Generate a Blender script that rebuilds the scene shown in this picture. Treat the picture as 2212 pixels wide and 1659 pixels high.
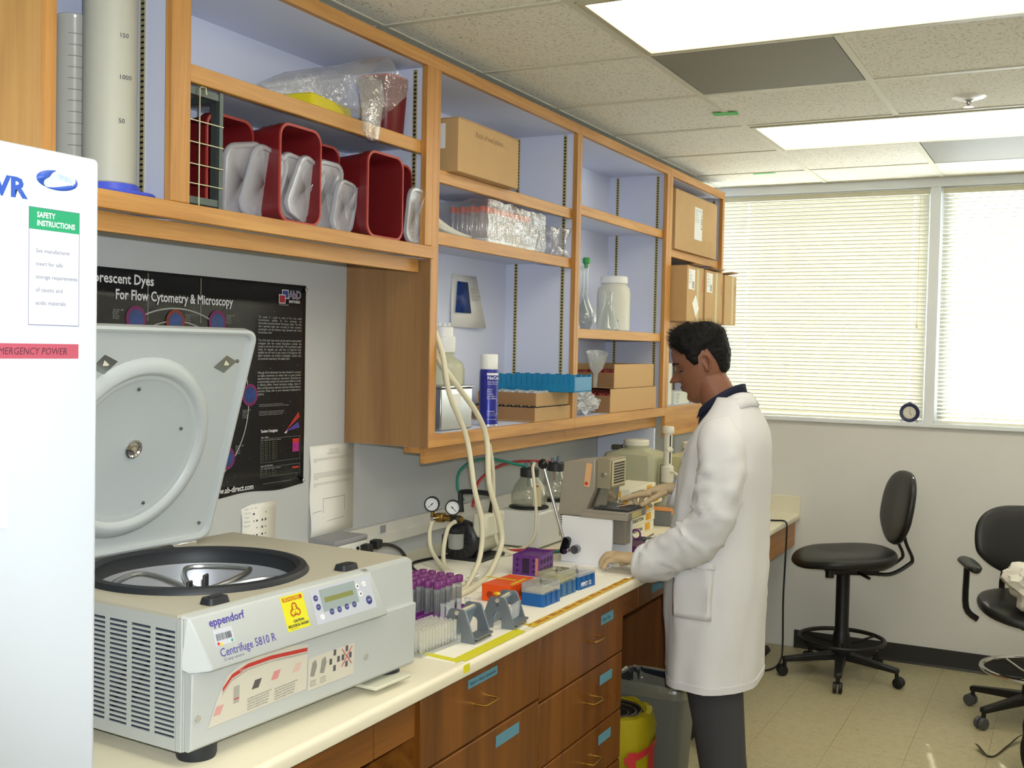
import bpy, bmesh, math, random
from mathutils import Vector, Matrix, Euler
SC = bpy.context.scene
for o in list(bpy.data.objects): bpy.data.objects.remove(o)
C = SC.collection
rad = math.radians
random.seed(7)

# ---------------------------------------------------------------- camera
cd = bpy.data.cameras.new('camera'); cam = bpy.data.objects.new('camera', cd); C.objects.link(cam)
cd.sensor_fit = 'HORIZONTAL'; cd.sensor_width = 36; cd.lens = 38.505; cd.clip_start = .05
CAM = Vector((2.123, 0, 1.681))
_r = Vector((.88883617, .45776241, .02058712)); _u = Vector((-.03353944, .02018454, .99923355)); _f = Vector((-.45699602, .88884541, -.03329385))
cam.matrix_world = Matrix(((_r.x, _u.x, -_f.x, CAM.x), (_r.y, _u.y, -_f.y, CAM.y), (_r.z, _u.z, -_f.z, CAM.z), (0, 0, 0, 1)))
SC.camera = cam
SC.view_settings.view_transform = 'Standard'; SC.view_settings.look = 'None'
SC.view_settings.gamma = 1; SC.view_settings.use_curve_mapping = False
SC.view_settings.exposure = 0.15

# ---------------------------------------------------------------- daylight outside, sun, camera flash
w = bpy.data.worlds.new('daylight'); SC.world = w; w.use_nodes = True
bg = w.node_tree.nodes['Background']; bg.inputs[0].default_value = (.92, .97, 1, 1); bg.inputs[1].default_value = 9
def light(name, kind, energy, col, loc, target, **k):
    d = bpy.data.lights.new(name, kind); d.energy = energy; d.color = col
    for a, b in k.items(): setattr(d, a, b)
    o = bpy.data.objects.new(name, d); C.objects.link(o); o.location = loc
    o.rotation_euler = (Vector(target) - Vector(loc)).to_track_quat('-Z', 'Y').to_euler()
    return o
light('sun', 'SUN', 14.0, (1, .95, .86), (1.0, 9, 5), (1.0 + .218, 9 - 1.0, 5 - 1.12), angle=rad(.5))
fl = CAM + _u * .075 + _r * .03
light('camera_flash', 'SPOT', 150, (.9, .96, 1), fl, fl + _f, spot_size=rad(78), spot_blend=.6, shadow_soft_size=.012)

# ---------------------------------------------------------------- materials
def hexc(h):
    c = [int(h[i:i + 2], 16) / 255 for i in (0, 2, 4)]
    return tuple(x / 12.92 if x <= .04045 else ((x + .055) / 1.055) ** 2.4 for x in c) + (1,)
MATS = {}
def mat(name, col, rough=.5, metal=0, trans=0, alpha=1, ior=1.45, emit=0, var=0, vs=8, bump=0, bs=60, stretch=None, spec=.5, coat=0, sss=0, transl=0):
    if name in MATS: return MATS[name]
    m = bpy.data.materials.new(name); m.use_nodes = True; n = m.node_tree.nodes; l = m.node_tree.links
    p = n['Principled BSDF']; c = hexc(col)
    p.inputs['Base Color'].default_value = c; p.inputs['Roughness'].default_value = rough; p.inputs['Metallic'].default_value = metal
    p.inputs['Transmission Weight'].default_value = trans; p.inputs['Alpha'].default_value = alpha; p.inputs['IOR'].default_value = ior
    p.inputs['Specular IOR Level'].default_value = spec; p.inputs['Coat Weight'].default_value = coat
    if sss: p.inputs['Subsurface Weight'].default_value = sss; p.inputs['Subsurface Radius'].default_value = (.02, .008, .005); p.inputs['Subsurface Scale'].default_value = .3
    if emit: p.inputs['Emission Color'].default_value = c; p.inputs['Emission Strength'].default_value = emit
    tc = n.new('ShaderNodeTexCoord'); mp = n.new('ShaderNodeMapping'); l.new(tc.outputs['Object'], mp.inputs[0])
    if stretch: mp.inputs['Scale'].default_value = stretch
    if var:
        t = n.new('ShaderNodeTexNoise'); t.inputs['Scale'].default_value = vs; t.inputs['Detail'].default_value = 5; l.new(mp.outputs[0], t.inputs[0])
        mx = n.new('ShaderNodeMix'); mx.data_type = 'RGBA'; mx.blend_type = 'MULTIPLY'; mx.inputs[0].default_value = 1
        r = n.new('ShaderNodeMapRange'); r.inputs[1].default_value = .25; r.inputs[2].default_value = .75; r.inputs[3].default_value = 1 - var; r.inputs[4].default_value = 1 + var * .5
        l.new(t.outputs[0], r.inputs[0]); mx.inputs[6].default_value = c; l.new(r.outputs[0], mx.inputs[7]); l.new(mx.outputs[2], p.inputs['Base Color'])
    if bump:
        t = n.new('ShaderNodeTexNoise'); t.inputs['Scale'].default_value = bs; t.inputs['Detail'].default_value = 3; l.new(mp.outputs[0], t.inputs[0])
        b = n.new('ShaderNodeBump'); b.inputs['Strength'].default_value = bump; b.inputs['Distance'].default_value = .002; l.new(t.outputs[0], b.inputs['Height']); l.new(b.outputs[0], p.inputs['Normal'])
    if transl:
        tr = n.new('ShaderNodeBsdfTranslucent'); tr.inputs[0].default_value = c; ms = n.new('ShaderNodeMixShader'); ms.inputs[0].default_value = transl
        l.new(p.outputs[0], ms.inputs[1]); l.new(tr.outputs[0], ms.inputs[2]); l.new(ms.outputs[0], n['Material Output'].inputs[0])
    MATS[name] = m; return m
def clear(name, col, body=.12, rough=.05, gloss=1.0, bump=0, bs=40, f0=.045):
    """thin clear glass or film: transparent with reflections at grazing angles plus a little haze"""
    if name in MATS: return MATS[name]
    m = bpy.data.materials.new(name); m.use_nodes = True; n = m.node_tree.nodes; l = m.node_tree.links
    n.remove(n['Principled BSDF']); out = n['Material Output']; c = hexc(col)
    tr = n.new('ShaderNodeBsdfTransparent'); tr.inputs[0].default_value = tuple(.75 + .25 * x for x in c[:3]) + (1,)
    gl = n.new('ShaderNodeBsdfGlossy'); gl.inputs['Roughness'].default_value = rough; gl.inputs[0].default_value = (gloss, gloss, gloss, 1)
    df = n.new('ShaderNodeBsdfDiffuse'); df.inputs[0].default_value = c
    lw = n.new('ShaderNodeLayerWeight'); lw.inputs[0].default_value = .5; pw = n.new('ShaderNodeMath'); pw.operation = 'POWER'; pw.inputs[1].default_value = 3.0; l.new(lw.outputs['Facing'], pw.inputs[0])
    fr = n.new('ShaderNodeMath'); fr.operation = 'MULTIPLY_ADD'; fr.inputs[1].default_value = .55; fr.inputs[2].default_value = f0; l.new(pw.outputs[0], fr.inputs[0])
    a = n.new('ShaderNodeMixShader'); b = n.new('ShaderNodeMixShader'); a.inputs[0].default_value = body
    l.new(tr.outputs[0], a.inputs[1]); l.new(df.outputs[0], a.inputs[2]); l.new(fr.outputs[0], b.inputs[0]); l.new(a.outputs[0], b.inputs[1]); l.new(gl.outputs[0], b.inputs[2]); l.new(b.outputs[0], out.inputs[0])
    if bump:
        t = n.new('ShaderNodeTexNoise'); t.inputs['Scale'].default_value = bs; t.inputs['Detail'].default_value = 4
        tc = n.new('ShaderNodeTexCoord'); l.new(tc.outputs['Object'], t.inputs[0])
        bm_ = n.new('ShaderNodeBump'); bm_.inputs['Strength'].default_value = bump; bm_.inputs['Distance'].default_value = .01; l.new(t.outputs[0], bm_.inputs['Height'])
        l.new(bm_.outputs[0], gl.inputs['Normal']); l.new(bm_.outputs[0], lw.inputs['Normal']); l.new(bm_.outputs[0], df.inputs['Normal'])
    MATS[name] = m; return m
def wood(name, dark, light_, grain='y', sc=1.0, rough=.42):
    if name in MATS: return MATS[name]
    m = bpy.data.materials.new(name); m.use_nodes = True; n = m.node_tree.nodes; l = m.node_tree.links; p = n['Principled BSDF']
    tc = n.new('ShaderNodeTexCoord'); mp = n.new('ShaderNodeMapping'); l.new(tc.outputs['Object'], mp.inputs[0])
    s = [28 * sc] * 3; s['xyz'.index(grain)] = 1.3 * sc; mp.inputs['Scale'].default_value = s
    a = n.new('ShaderNodeTexNoise'); a.inputs['Scale'].default_value = 1.0; a.inputs['Detail'].default_value = 6; a.inputs['Distortion'].default_value = .8; l.new(mp.outputs[0], a.inputs[0])
    b = n.new('ShaderNodeTexNoise'); b.inputs['Scale'].default_value = 7; b.inputs['Detail'].default_value = 3; l.new(mp.outputs[0], b.inputs[0])
    ad = n.new('ShaderNodeMath'); ad.operation = 'MULTIPLY_ADD'; ad.inputs[1].default_value = .3; l.new(b.outputs[0], ad.inputs[0]); l.new(a.outputs[0], ad.inputs[2])
    r = n.new('ShaderNodeValToRGB'); r.color_ramp.elements[0].position = .42; r.color_ramp.elements[1].position = .8
    r.color_ramp.elements[0].color = hexc(dark); r.color_ramp.elements[1].color = hexc(light_); l.new(ad.outputs[0], r.inputs[0]); l.new(r.outputs[0], p.inputs['Base Color'])
    p.inputs['Roughness'].default_value = rough; MATS[name] = m; return m

# ---------------------------------------------------------------- geometry builder
def spl(pts, k=6, closed=False):
    """Catmull-Rom through the points"""
    P = [Vector(p) for p in pts]; n = len(P); out = []
    for i in range(n if closed else n - 1):
        a, b, c, d = (P[(i - 1) % n], P[i], P[(i + 1) % n], P[(i + 2) % n]) if closed else (P[max(i - 1, 0)], P[i], P[i + 1], P[min(i + 2, n - 1)])
        for j in range(k):
            t = j / k
            out.append(.5 * ((2 * b) + (c - a) * t + (2 * a - 5 * b + 4 * c - d) * t * t + (3 * b - a - 3 * c + d) * t ** 3))
    if not closed: out.append(P[-1])
    return out
def rrect(w, h, r, k=4, cx=0, cy=0):
    o = []
    for (sx, sy, a0) in ((1, 1, 0), (-1, 1, 90), (-1, -1, 180), (1, -1, 270)):
        for i in range(k + 1):
            a = rad(a0 + 90 * i / k); o.append((cx + sx * (w / 2 - r) + r * math.cos(a), cy + sy * (h / 2 - r) + r * math.sin(a)))
    return o
def ngon(r, n, cx=0, cy=0, ry=None, a0=0):
    return [(cx + r * math.cos(a0 + 2 * math.pi * i / n), cy + (ry or r) * math.sin(a0 + 2 * math.pi * i / n)) for i in range(n)]
class G:
    def __init__(s): s.v = []; s.f = []; s.m = Matrix()
    def at(s, loc=(0, 0, 0), rot=(0, 0, 0)):
        s.m = Matrix.Translation(loc) @ Euler([rad(a) for a in rot]).to_matrix().to_4x4(); return s
    def add(s, vs, fs):
        o = len(s.v); s.v += [tuple(s.m @ Vector(v)) for v in vs]; s.f += [tuple(i + o for i in f) for f in fs]; return s
    def box(s, x0, y0, z0, x1, y1, z1):
        x0, x1 = sorted((x0, x1)); y0, y1 = sorted((y0, y1)); z0, z1 = sorted((z0, z1))
        return s.add([(x, y, z) for z in (z0, z1) for y in (y0, y1) for x in (x0, x1)], [(0, 2, 3, 1), (4, 5, 7, 6), (0, 1, 5, 4), (2, 6, 7, 3), (0, 4, 6, 2), (1, 3, 7, 5)])
    def cb(s, c, sx, sy, sz): return s.box(c[0] - sx / 2, c[1] - sy / 2, c[2] - sz / 2, c[0] + sx / 2, c[1] + sy / 2, c[2] + sz / 2)
    def prism(s, poly, a, b, axis='z', top=None):
        """2-D outline extruded from a to b along an axis; top = other outline at b"""
        n = len(poly); top = top or poly
        ar = sum(poly[i][0] * poly[(i + 1) % n][1] - poly[(i + 1) % n][0] * poly[i][1] for i in range(n))
        if ar < 0: poly = poly[::-1]; top = top[::-1]
        f = {'z': lambda p, t: (p[0], p[1], t), 'x': lambda p, t: (t, p[0], p[1]), 'y': lambda p, t: (p[0], t, p[1])}[axis]
        vs = [f(p, a) for p in poly] + [f(p, b) for p in top]
        fs = [tuple(range(n))[::-1], tuple(range(n, 2 * n))] + [(i, (i + 1) % n, n + (i + 1) % n, n + i) for i in range(n)]
        if (axis == 'y') != (b < a): fs = [q[::-1] for q in fs]
        return s.add(vs, fs)
    def cyl(s, c, r, h, n=20, r2=None, axis='z'):
        r2 = r if r2 is None else r2; i = 'xyz'.index(axis); cc = [c[j] for j in range(3) if j != i]
        return s.prism(ngon(r, n, *cc), c[i], c[i] + h, axis, ngon(r2, n, *cc))
    def lathe(s, prof, n=24, c=(0, 0, 0), sx=1, sy=1):
        vs = []; fs = []; m = len(prof)
        for i in range(n):
            a = 2 * math.pi * i / n
            vs += [(c[0] + r * math.cos(a) * sx, c[1] + r * math.sin(a) * sy, c[2] + z) for r, z in prof]
        for i in range(n):
            j = (i + 1) % n
            for k in range(m - 1):
                fs.append((i * m + k, j * m + k, j * m + k + 1, i * m + k + 1))
        if prof[0][0] > 0: fs.append(tuple(i * m for i in range(n))[::-1])
        if prof[-1][0] > 0: fs.append(tuple(i * m + m - 1 for i in range(n)))
        return s.add(vs, fs)
    def shell(s, prof, n=24, c=(0, 0, 0), sx=1, sy=1):
        """lathe without caps"""
        vs = []; fs = []; m = len(prof)
        for i in range(n):
            a = 2 * math.pi * i / n
            vs += [(c[0] + r * math.cos(a) * sx, c[1] + r * math.sin(a) * sy, c[2] + z) for r, z in prof]
        for i in range(n):
            j = (i + 1) % n
            for k in range(m - 1): fs.append((i * m + k, j * m + k, j * m + k + 1, i * m + k + 1))
        return s.add(vs, fs)
    def tube(s, pts, r, n=8, closed=False, flat=1, up=None):
        P = [Vector(p) for p in pts]; m = len(P); rs = r if isinstance(r, (list, tuple)) else [r] * m
        vs = []; fs = []; u = None
        for i in range(m):
            t = (P[(i + 1) % m] - P[i - 1]) if closed else (P[min(i + 1, m - 1)] - P[max(i - 1, 0)])
            t = t.normalized() if t.length > 1e-9 else Vector((0, 0, 1))
            if u is None: u = Vector(up) if up else (Vector((0, 0, 1)) if abs(t.z) < .9 else Vector((1, 0, 0)))
            u = (u - t * u.dot(t)).normalized(); b = t.cross(u)
            for j in range(n):
                a = 2 * math.pi * j / n; vs.append(P[i] + (u * math.cos(a) * flat + b * math.sin(a)) * rs[i])
        for i in range(m if closed else m - 1):
            k = (i + 1) % m
            for j in range(n): q = (j + 1) % n; fs.append((i * n + j, i * n + q, k * n + q, k * n + j))
        if not closed: fs += [tuple(range(n))[::-1], tuple((m - 1) * n + j for j in range(n))]
        return s.add(vs, fs)
    def loft(s, rings, cap=True, closed=True):
        n = len(rings[0]); vs = [v for r in rings for v in r]; fs = []
        for i in range(len(rings) - 1):
            for j in range(n if closed else n - 1): q = (j + 1) % n; fs.append((i * n + j, i * n + q, (i + 1) * n + q, (i + 1) * n + j))
        if cap and closed: fs += [tuple(range(n))[::-1], tuple((len(rings) - 1) * n + j for j in range(n))]
        return s.add(vs, fs)
    def sphere(s, c, r, n=16, m=10, sx=1, sy=1, sz=1):
        return s.lathe([(max(r * math.sin(math.pi * i / m), 0) if 0 < i < m else 0, -r * math.cos(math.pi * i / m) * sz) for i in range(m + 1)], n, c, sx, sy)
    def hull(s, x0, y0, x1, y1, z0, z1, X0, Y0, X1, Y1):
        """frustum: rectangle at z0, other rectangle at z1"""
        return s.prism([(x0, y0), (x1, y0), (x1, y1), (x0, y1)], z0, z1, 'z', [(X0, Y0), (X1, Y0), (X1, Y1), (X0, Y1)])
    def build(s, name, m=None, parent=None, bev=0, seg=2, sub=0, solid=0, sharp=38, smooth=True):
        me = bpy.data.meshes.new(name); me.from_pydata(s.v, [], s.f); me.validate()
        bm = bmesh.new(); bm.from_mesh(me); bmesh.ops.remove_doubles(bm, verts=bm.verts, dist=1e-6)
        bm.to_mesh(me); bm.free()
        if smooth and me.polygons:
            me.polygons.foreach_set('use_smooth', [True] * len(me.polygons)); me.set_sharp_from_angle(angle=rad(sharp))
        if m: me.materials.append(mat(*m) if isinstance(m, tuple) else m)
        o = bpy.data.objects.new(name, me); C.objects.link(o)
        if parent: o.parent = parent
        if solid: d = o.modifiers.new('solid', 'SOLIDIFY'); d.thickness = solid; d.offset = 0
        if bev: d = o.modifiers.new('bevel', 'BEVEL'); d.width = bev; d.segments = seg; d.limit_method = 'ANGLE'; d.angle_limit = rad(40)
        if sub: d = o.modifiers.new('sub', 'SUBSURF'); d.levels = sub; d.render_levels = sub
        return o
def tag(o, label, cat, group=None):
    o['label'] = label; o['category'] = cat
    if group: o['group'] = group
    return o
def thing(name, label, cat, loc=(0, 0, 0), rz=0, group=None):
    o = bpy.data.objects.new(name, None); C.objects.link(o); o.location = loc; o.rotation_euler = (0, 0, rad(rz)); o.empty_display_size = .05
    return tag(o, label, cat, group)
def struct(o): o['kind'] = 'structure'; return o
def dup(o, loc=None, rz=None, label=None, parent=None):
    c = o.copy(); C.objects.link(c); c.parent = parent
    if loc is not None: c.location = loc
    if rz is not None: c.rotation_euler = (0, 0, rad(rz))
    if label: c['label'] = label
    for ch in [x for x in bpy.data.objects if x.parent == o]: dup(ch, parent=c)
    return c
def box(name, m, parent, *b, bev=0, **k): return G().box(*b).build(name, m, parent, bev=bev, **k)
def txt(s, size, m, parent, loc, right, up, name='lettering', ax='LEFT', width=0, height=0, sp=1.0, wx=1.0, shear=0, th=.0002, line=1.0, bold=0, res=2):
    """flat print: font outlines laid on a surface (right and up are world or parent-local directions)"""
    cu = bpy.data.curves.new('t', 'FONT'); cu.body = s; cu.size = size; cu.align_x = ax; cu.space_character = sp; cu.space_line = line; cu.shear = shear; cu.resolution_u = res
    cu.offset = bold
    if width: cu.text_boxes[0].width = width / wx; cu.text_boxes[0].height = height
    ob = bpy.data.objects.new('t', cu); C.objects.link(ob)
    me = bpy.data.meshes.new_from_object(ob); bpy.data.objects.remove(ob); bpy.data.curves.remove(cu)
    r = Vector(right).normalized(); u = Vector(up).normalized(); nn = r.cross(u); L = Vector(loc)
    for v in me.vertices: v.co = L + r * v.co.x * wx + u * v.co.y + nn * th
    me.materials.clear(); me.materials.append(mat(*m) if isinstance(m, tuple) else m); me.name = name
    o = bpy.data.objects.new(name, me); C.objects.link(o); o.parent = parent
    return o
# ---------------------------------------------------------------- room shell
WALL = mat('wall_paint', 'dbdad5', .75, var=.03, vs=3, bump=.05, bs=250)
CEIL = 2.638; YW = 6.29; CT = .935
XB = [.232 + .61 * i for i in range(-1, 8)]; YB = [3.39 + .61 * i for i in range(-9, 5)] + [YW]
FL = mat('vinyl_floor', 'b3aa88', .42, var=.12, vs=22, bump=.03, bs=90)
floor = struct(G().box(-.2, -2.4, -.06, 4.4, 6.6, -.001).build('floor', mat('floor_joint', '8d8568', .6)))
ft = None
for i in range(11):
    for j in range(11):
        x, y = .02 + i * .3048, 2.93 + j * .3048
        if ft is None:
            ft = G().box(.0007, .0007, -.001, .3041, .3041, .0008).build('floor_tile', None, floor, bev=.0004, seg=1)
            m = FL; n = m.node_tree.nodes; l = m.node_tree.links   # flecks and tile-to-tile shade
            oi = n.new('ShaderNodeObjectInfo'); tc = n.new('ShaderNodeTexCoord'); va = n.new('ShaderNodeVectorMath'); va.operation = 'ADD'
            l.new(tc.outputs['Object'], va.inputs[0]); l.new(oi.outputs['Location'], va.inputs[1])
            mp = n.new('ShaderNodeMapping'); mp.inputs['Scale'].default_value = (60, 200, 60); l.new(va.outputs[0], mp.inputs[0])
            t = n.new('ShaderNodeTexNoise'); t.inputs['Scale'].default_value = 1; t.inputs['Detail'].default_value = 2; l.new(mp.outputs[0], t.inputs[0])
            r = n.new('ShaderNodeValToRGB'); r.color_ramp.elements[0].position = .33; r.color_ramp.elements[0].color = (.45, .42, .36, 1); r.color_ramp.elements[1].position = .4; r.color_ramp.elements[1].color = (1, 1, 1, 1); l.new(t.outputs[0], r.inputs[0])
            mx = n.new('ShaderNodeMix'); mx.data_type = 'RGBA'; mx.blend_type = 'MULTIPLY'; mx.inputs[0].default_value = .8
            p = n['Principled BSDF']; src = p.inputs['Base Color'].links[0].from_socket; l.new(src, mx.inputs[6]); l.new(r.outputs[0], mx.inputs[7]); l.new(mx.outputs[2], p.inputs['Base Color'])
            ft.data.materials.append(FL); ft.location = (x, y, 0)
        else:
            c = ft.copy(); C.objects.link(c); c.location = (x, y, 0)
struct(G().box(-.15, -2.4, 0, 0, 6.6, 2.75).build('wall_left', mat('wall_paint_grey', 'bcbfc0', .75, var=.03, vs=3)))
struct(G().box(4.2, -2.4, 0, 4.35, 6.6, 2.75).build('wall_right', WALL))
struct(G().box(0, -2.4, 0, 4.2, -2.25, 2.75).build('wall_back', WALL))
g = G().box(0, YW, 0, 4.2, YW + .18, 1.296).box(0, YW, 2.595, 4.2, YW + .18, 2.75).box(0, YW, 1.296, .06, YW + .18, 2.595).box(4.14, YW, 1.296, 4.2, YW + .18, 2.595)
struct(g.build('wall_window', WALL))
g = G()
for a, b in ((.78, 1.4), (1.404, 2.32), (2.324, 4.2)): g.box(a, YW - .006, 0, b, YW, .1)
bb = struct(G().box(.74, YW - .004, 0, 4.2, YW, .098).build('baseboard_window', mat('cove_base', '2a2926', .45)))
for a, b in ((.74, 1.945), (1.948, 3.1), (3.103, 4.2)):
    G().prism([(YW, .101), (YW - .006, .1), (YW - .006, .012), (YW - .016, .001), (YW, .001)], a, b, 'x').build('cove_strip', mat('cove_base', '2a2926', .45), bb)
FR = mat('window_frame', 'dfe3e6', .45)
struct(G().box(.04, YW - .022, 1.296, 4.2, YW + .15, 1.318).build('trim_1', FR, bev=.003))          # sill
hd = struct(G().box(.04, YW - .006, 2.59, 4.2, YW + .1, 2.637).build('trim_2', FR, bev=.002))                # head
WX = [(.06, 1.4), (1.452, 2.85), (2.9, 4.14)]
for i, (a, b) in enumerate(WX):
    g = G().box(a, YW + .06, 1.318, a + .03, YW + .1, 2.59).box(b - .03, YW + .06, 1.318, b, YW + .1, 2.59).box(a + .03, YW + .06, 1.318, b - .03, YW + .1, 1.345).box(a + .03, YW + .06, 2.565, b - .03, YW + .1, 2.59)
    wi = struct(g.build('window_%d' % (i + 1), FR))
    G().box(a + .03, YW + .078, 1.345, b - .03, YW + .082, 2.565).build('pane', clear('window_glass', 'f4faff', .01, .01), wi)
    if i < 2: struct(G().box(b, YW - .008, 1.318, WX[i + 1][0], YW + .1, 2.59).build('trim_%d' % (i + 3), FR, bev=.003))

# venetian blinds
SLAT = mat('blind_slat', 'f1efdf', .55, transl=.16)
def blind(x0, x1, tilt, label, holes):
    t = thing('venetian_blind', label, 'blind', (0, YW + .033, 0), 0, 'window blinds')
    box('headrail', mat('headrail', 'cfcaad', .5), t, x0 + .006, -.014, 2.556, x1 - .006, .014, 2.586, bev=.002)
    box('bottom_rail', SLAT, t, x0 + .008, -.012, 1.322, x1 - .008, .012, 1.334, bev=.003)
    xs = sorted([x0 + .008, x1 - .008] + [h + d for h in holes for d in (-.008, .008)])
    ys = [-.0125, -.0045, -.0018, .0018, .0045, .0125]
    vs = [(x, y, .0022 * (1 - (y / .0125) ** 2)) for x in xs for y in ys]; fs = []; k = len(ys)
    for i in range(len(xs) - 1):
        for j in range(k - 1):
            if j == 2 and any(abs((xs[i] + xs[i + 1]) / 2 - h) < .001 for h in holes): continue
            fs.append((i * k + j, (i + 1) * k + j, (i + 1) * k + j + 1, i * k + j + 1))
    me = None; z = 1.35
    while z < 2.552:
        if me is None: s0 = o = G().add(vs, fs).build('slat', SLAT, t, solid=.0004, sharp=60); me = 1
        else: o = s0.copy(); C.objects.link(o)
        o.location = (0, 0, z); o.rotation_euler = (rad(tilt + random.uniform(-.6, .6)), 0, 0); z += .0213
    for h in holes: G().tube([(h, -.0135, 1.33), (h, -.0135, 2.56)], .0007, 5).build('ladder_cord', SLAT, t)
    return t
b1 = blind(.062, 1.398, -66, 'cream venetian blind with closed slats behind the small round clock', (.40, 1.315))
G().tube([(1.345, -.02, 2.55), (1.347, -.02, 1.86)], .0011, 5).build('pull_cord', mat('cord_cream', 'd9d4b4', .7), b1)
G().lathe([(.002, .028), (.006, .004), (.0065, 0)], 10, (1.347, -.02, 1.832)).build('cord_tassel', mat('cord_cream', 'd9d4b4', .7), b1)
blind(1.454, 2.848, -38, 'glaring white venetian blind with half-open slats in right-hand window', (1.6, 2.15, 2.7))
blind(2.902, 4.138, -66, 'venetian blind on the third window past the right edge', (3.0, 3.5, 4.0))

# ceiling: grid, tiles, lights, perforated panels
TILE = mat('ceiling_tile_fibre', 'c3bda9', .9, var=.0, bump=.35, bs=140)
n = TILE.node_tree.nodes; l = TILE.node_tree.links; tc = n.new('ShaderNodeTexCoord'); oi = n.new('ShaderNodeObjectInfo'); va = n.new('ShaderNodeVectorMath'); l.new(tc.outputs['Object'], va.inputs[0]); l.new(oi.outputs['Location'], va.inputs[1])
t = n.new('ShaderNodeTexNoise'); t.inputs['Scale'].default_value = 110; t.inputs['Detail'].default_value = 3; l.new(va.outputs[0], t.inputs[0])
r = n.new('ShaderNodeValToRGB'); r.color_ramp.elements[0].position = .3; r.color_ramp.elements[0].color = hexc('b8b29d'); r.color_ramp.elements[1].position = .46; r.color_ramp.elements[1].color = hexc('e8e4d4'); l.new(t.outputs[0], r.inputs[0]); l.new(r.outputs[0], n['Principled BSDF'].inputs['Base Color'])
BAR = mat('grid_bar_white', 'cfcbb6', .5)
ceil = struct(G().box(-.15, -2.4, 2.70, 4.35, 6.6, 2.78).build('ceiling', mat('plenum', '5a564a', .9)))
LIGHTS = {(2, j) for j in (8, 11, 5, 2)} | {(5, j) for j in (8, 11, 5, 2)}; VENTS = {(2, 9), (3, 12)}
skip = {(i + k, j) for i, j in LIGHTS for k in (0, 1)} | VENTS
t0 = {}
for i in range(len(XB) - 1):
    for j in range(len(YB) - 1):
        if (i, j) in skip or XB[i + 1] < .05: continue
        x0, x1, y0, y1 = max(XB[i], .003), XB[i + 1], YB[j], YB[j + 1]
        if x0 > 4.19: continue
        x1 = min(x1, 4.197); k = (round(x1 - x0, 3), round(y1 - y0, 3))
        if k not in t0:
            o = t0[k] = G().box(.004, .004, 0, x1 - x0 - .004, y1 - y0 - .004, .016).build('ceiling_tile', TILE, ceil)
        else: o = t0[k].copy(); C.objects.link(o)
        o.location = (x0, y0, CEIL + .004)
for i, x in enumerate(XB[1:]):
    if x > 4.19: continue
    ycut = sorted([(YB[j], YB[j + 1]) for (k, j) in LIGHTS if k == i])   # bars stop at a light that spans two cells
    y = -2.25
    for a, b in ycut + [(YW - .006, 0)]:
        G().box(x - .012, y, CEIL, x + .012, a, CEIL + .004).box(x - .0015, y, CEIL + .004, x + .0015, a, CEIL + .04).build('grid_bar', BAR, ceil); y = b
for j, y in enumerate(YB[1:-1]):
    for i in range(len(XB) - 1):
        if j + 1 in (8, 11, 5, 2) and False: pass
        a, b = max(XB[i] + .012, .003), min(XB[i + 1] - .012, 4.19)
        if b - a > .1: G().box(a, y - .012, CEIL + .0004, b, y + .012, CEIL + .004).box(a, y - .0015, CEIL + .004, b, y + .0015, CEIL + .04).build('grid_bar', BAR, ceil)
G().box(.003, YW - .022, CEIL - .001, 4.19, YW - .006, CEIL + .004).build('wall_angle', BAR, ceil)
LENS = mat('light_lens', 'fff9e6', .5, emit=5.3)
LBL = {(2, 8): 'fluorescent ceiling light panel at top edge, nearest the camera', (2, 11): 'fluorescent ceiling light panel farther back, nearer the window'}
for (i, j) in sorted(LIGHTS):
    x0, x1, y0, y1 = XB[i], XB[i + 2], YB[j], YB[j + 1]
    t = thing('ceiling_light', LBL.get((i, j), 'fluorescent ceiling light panel out of view, %s' % {(2, 5): 'above the freezer', (2, 2): 'behind the camera over bench side', (5, 2): 'behind the camera on right side', (5, 5): 'right side, nearest the camera', (5, 8): 'right side, middle of the room', (5, 11): 'right side, close to the window'}.get((i, j))), 'light', (x0, y0, CEIL), 0, 'ceiling light panels')
    W, D = x1 - x0, y1 - y0
    g = G()
    for (a, b, c, d) in ((.017, .017, W - .017, .035), (.017, D - .035, W - .017, D - .017), (.017, .035, .035, D - .035), (W - .035, .035, W - .017, D - .035)): g.box(a, b, -.004, c, d, .02)
    g.build('frame', mat('light_frame', 'b9b294', .45), t, bev=.002)
    box('lens', LENS, t, .035, .035, .004, W - .035, D - .035, .008)
    box('housing', mat('housing', '4a463c', .6), t, .013, .013, .022, W - .013, D - .013, .06)
# perforated air panels
PERF = mat('perforated_panel', '8d8a7c', .6, 0)
n = PERF.node_tree.nodes; l = PERF.node_tree.links; tc = n.new('ShaderNodeTexCoord'); mp = n.new('ShaderNodeMapping'); mp.inputs['Scale'].default_value = (160, 160, 160); mp.inputs['Rotation'].default_value = (0, 0, rad(45)); l.new(tc.outputs['Object'], mp.inputs[0])
sep = n.new('ShaderNodeVectorMath'); sep.operation = 'FRACTION'; l.new(mp.outputs[0], sep.inputs[0]); sb = n.new('ShaderNodeVectorMath'); sb.operation = 'SUBTRACT'; sb.inputs[1].default_value = (.5, .5, .5); l.new(sep.outputs[0], sb.inputs[0])
ml = n.new('ShaderNodeVectorMath'); ml.operation = 'MULTIPLY'; ml.inputs[1].default_value = (1, 1, 0); l.new(sb.outputs[0], ml.inputs[0]); ln = n.new('ShaderNodeVectorMath'); ln.operation = 'LENGTH'; l.new(ml.outputs[0], ln.inputs[0])
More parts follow.
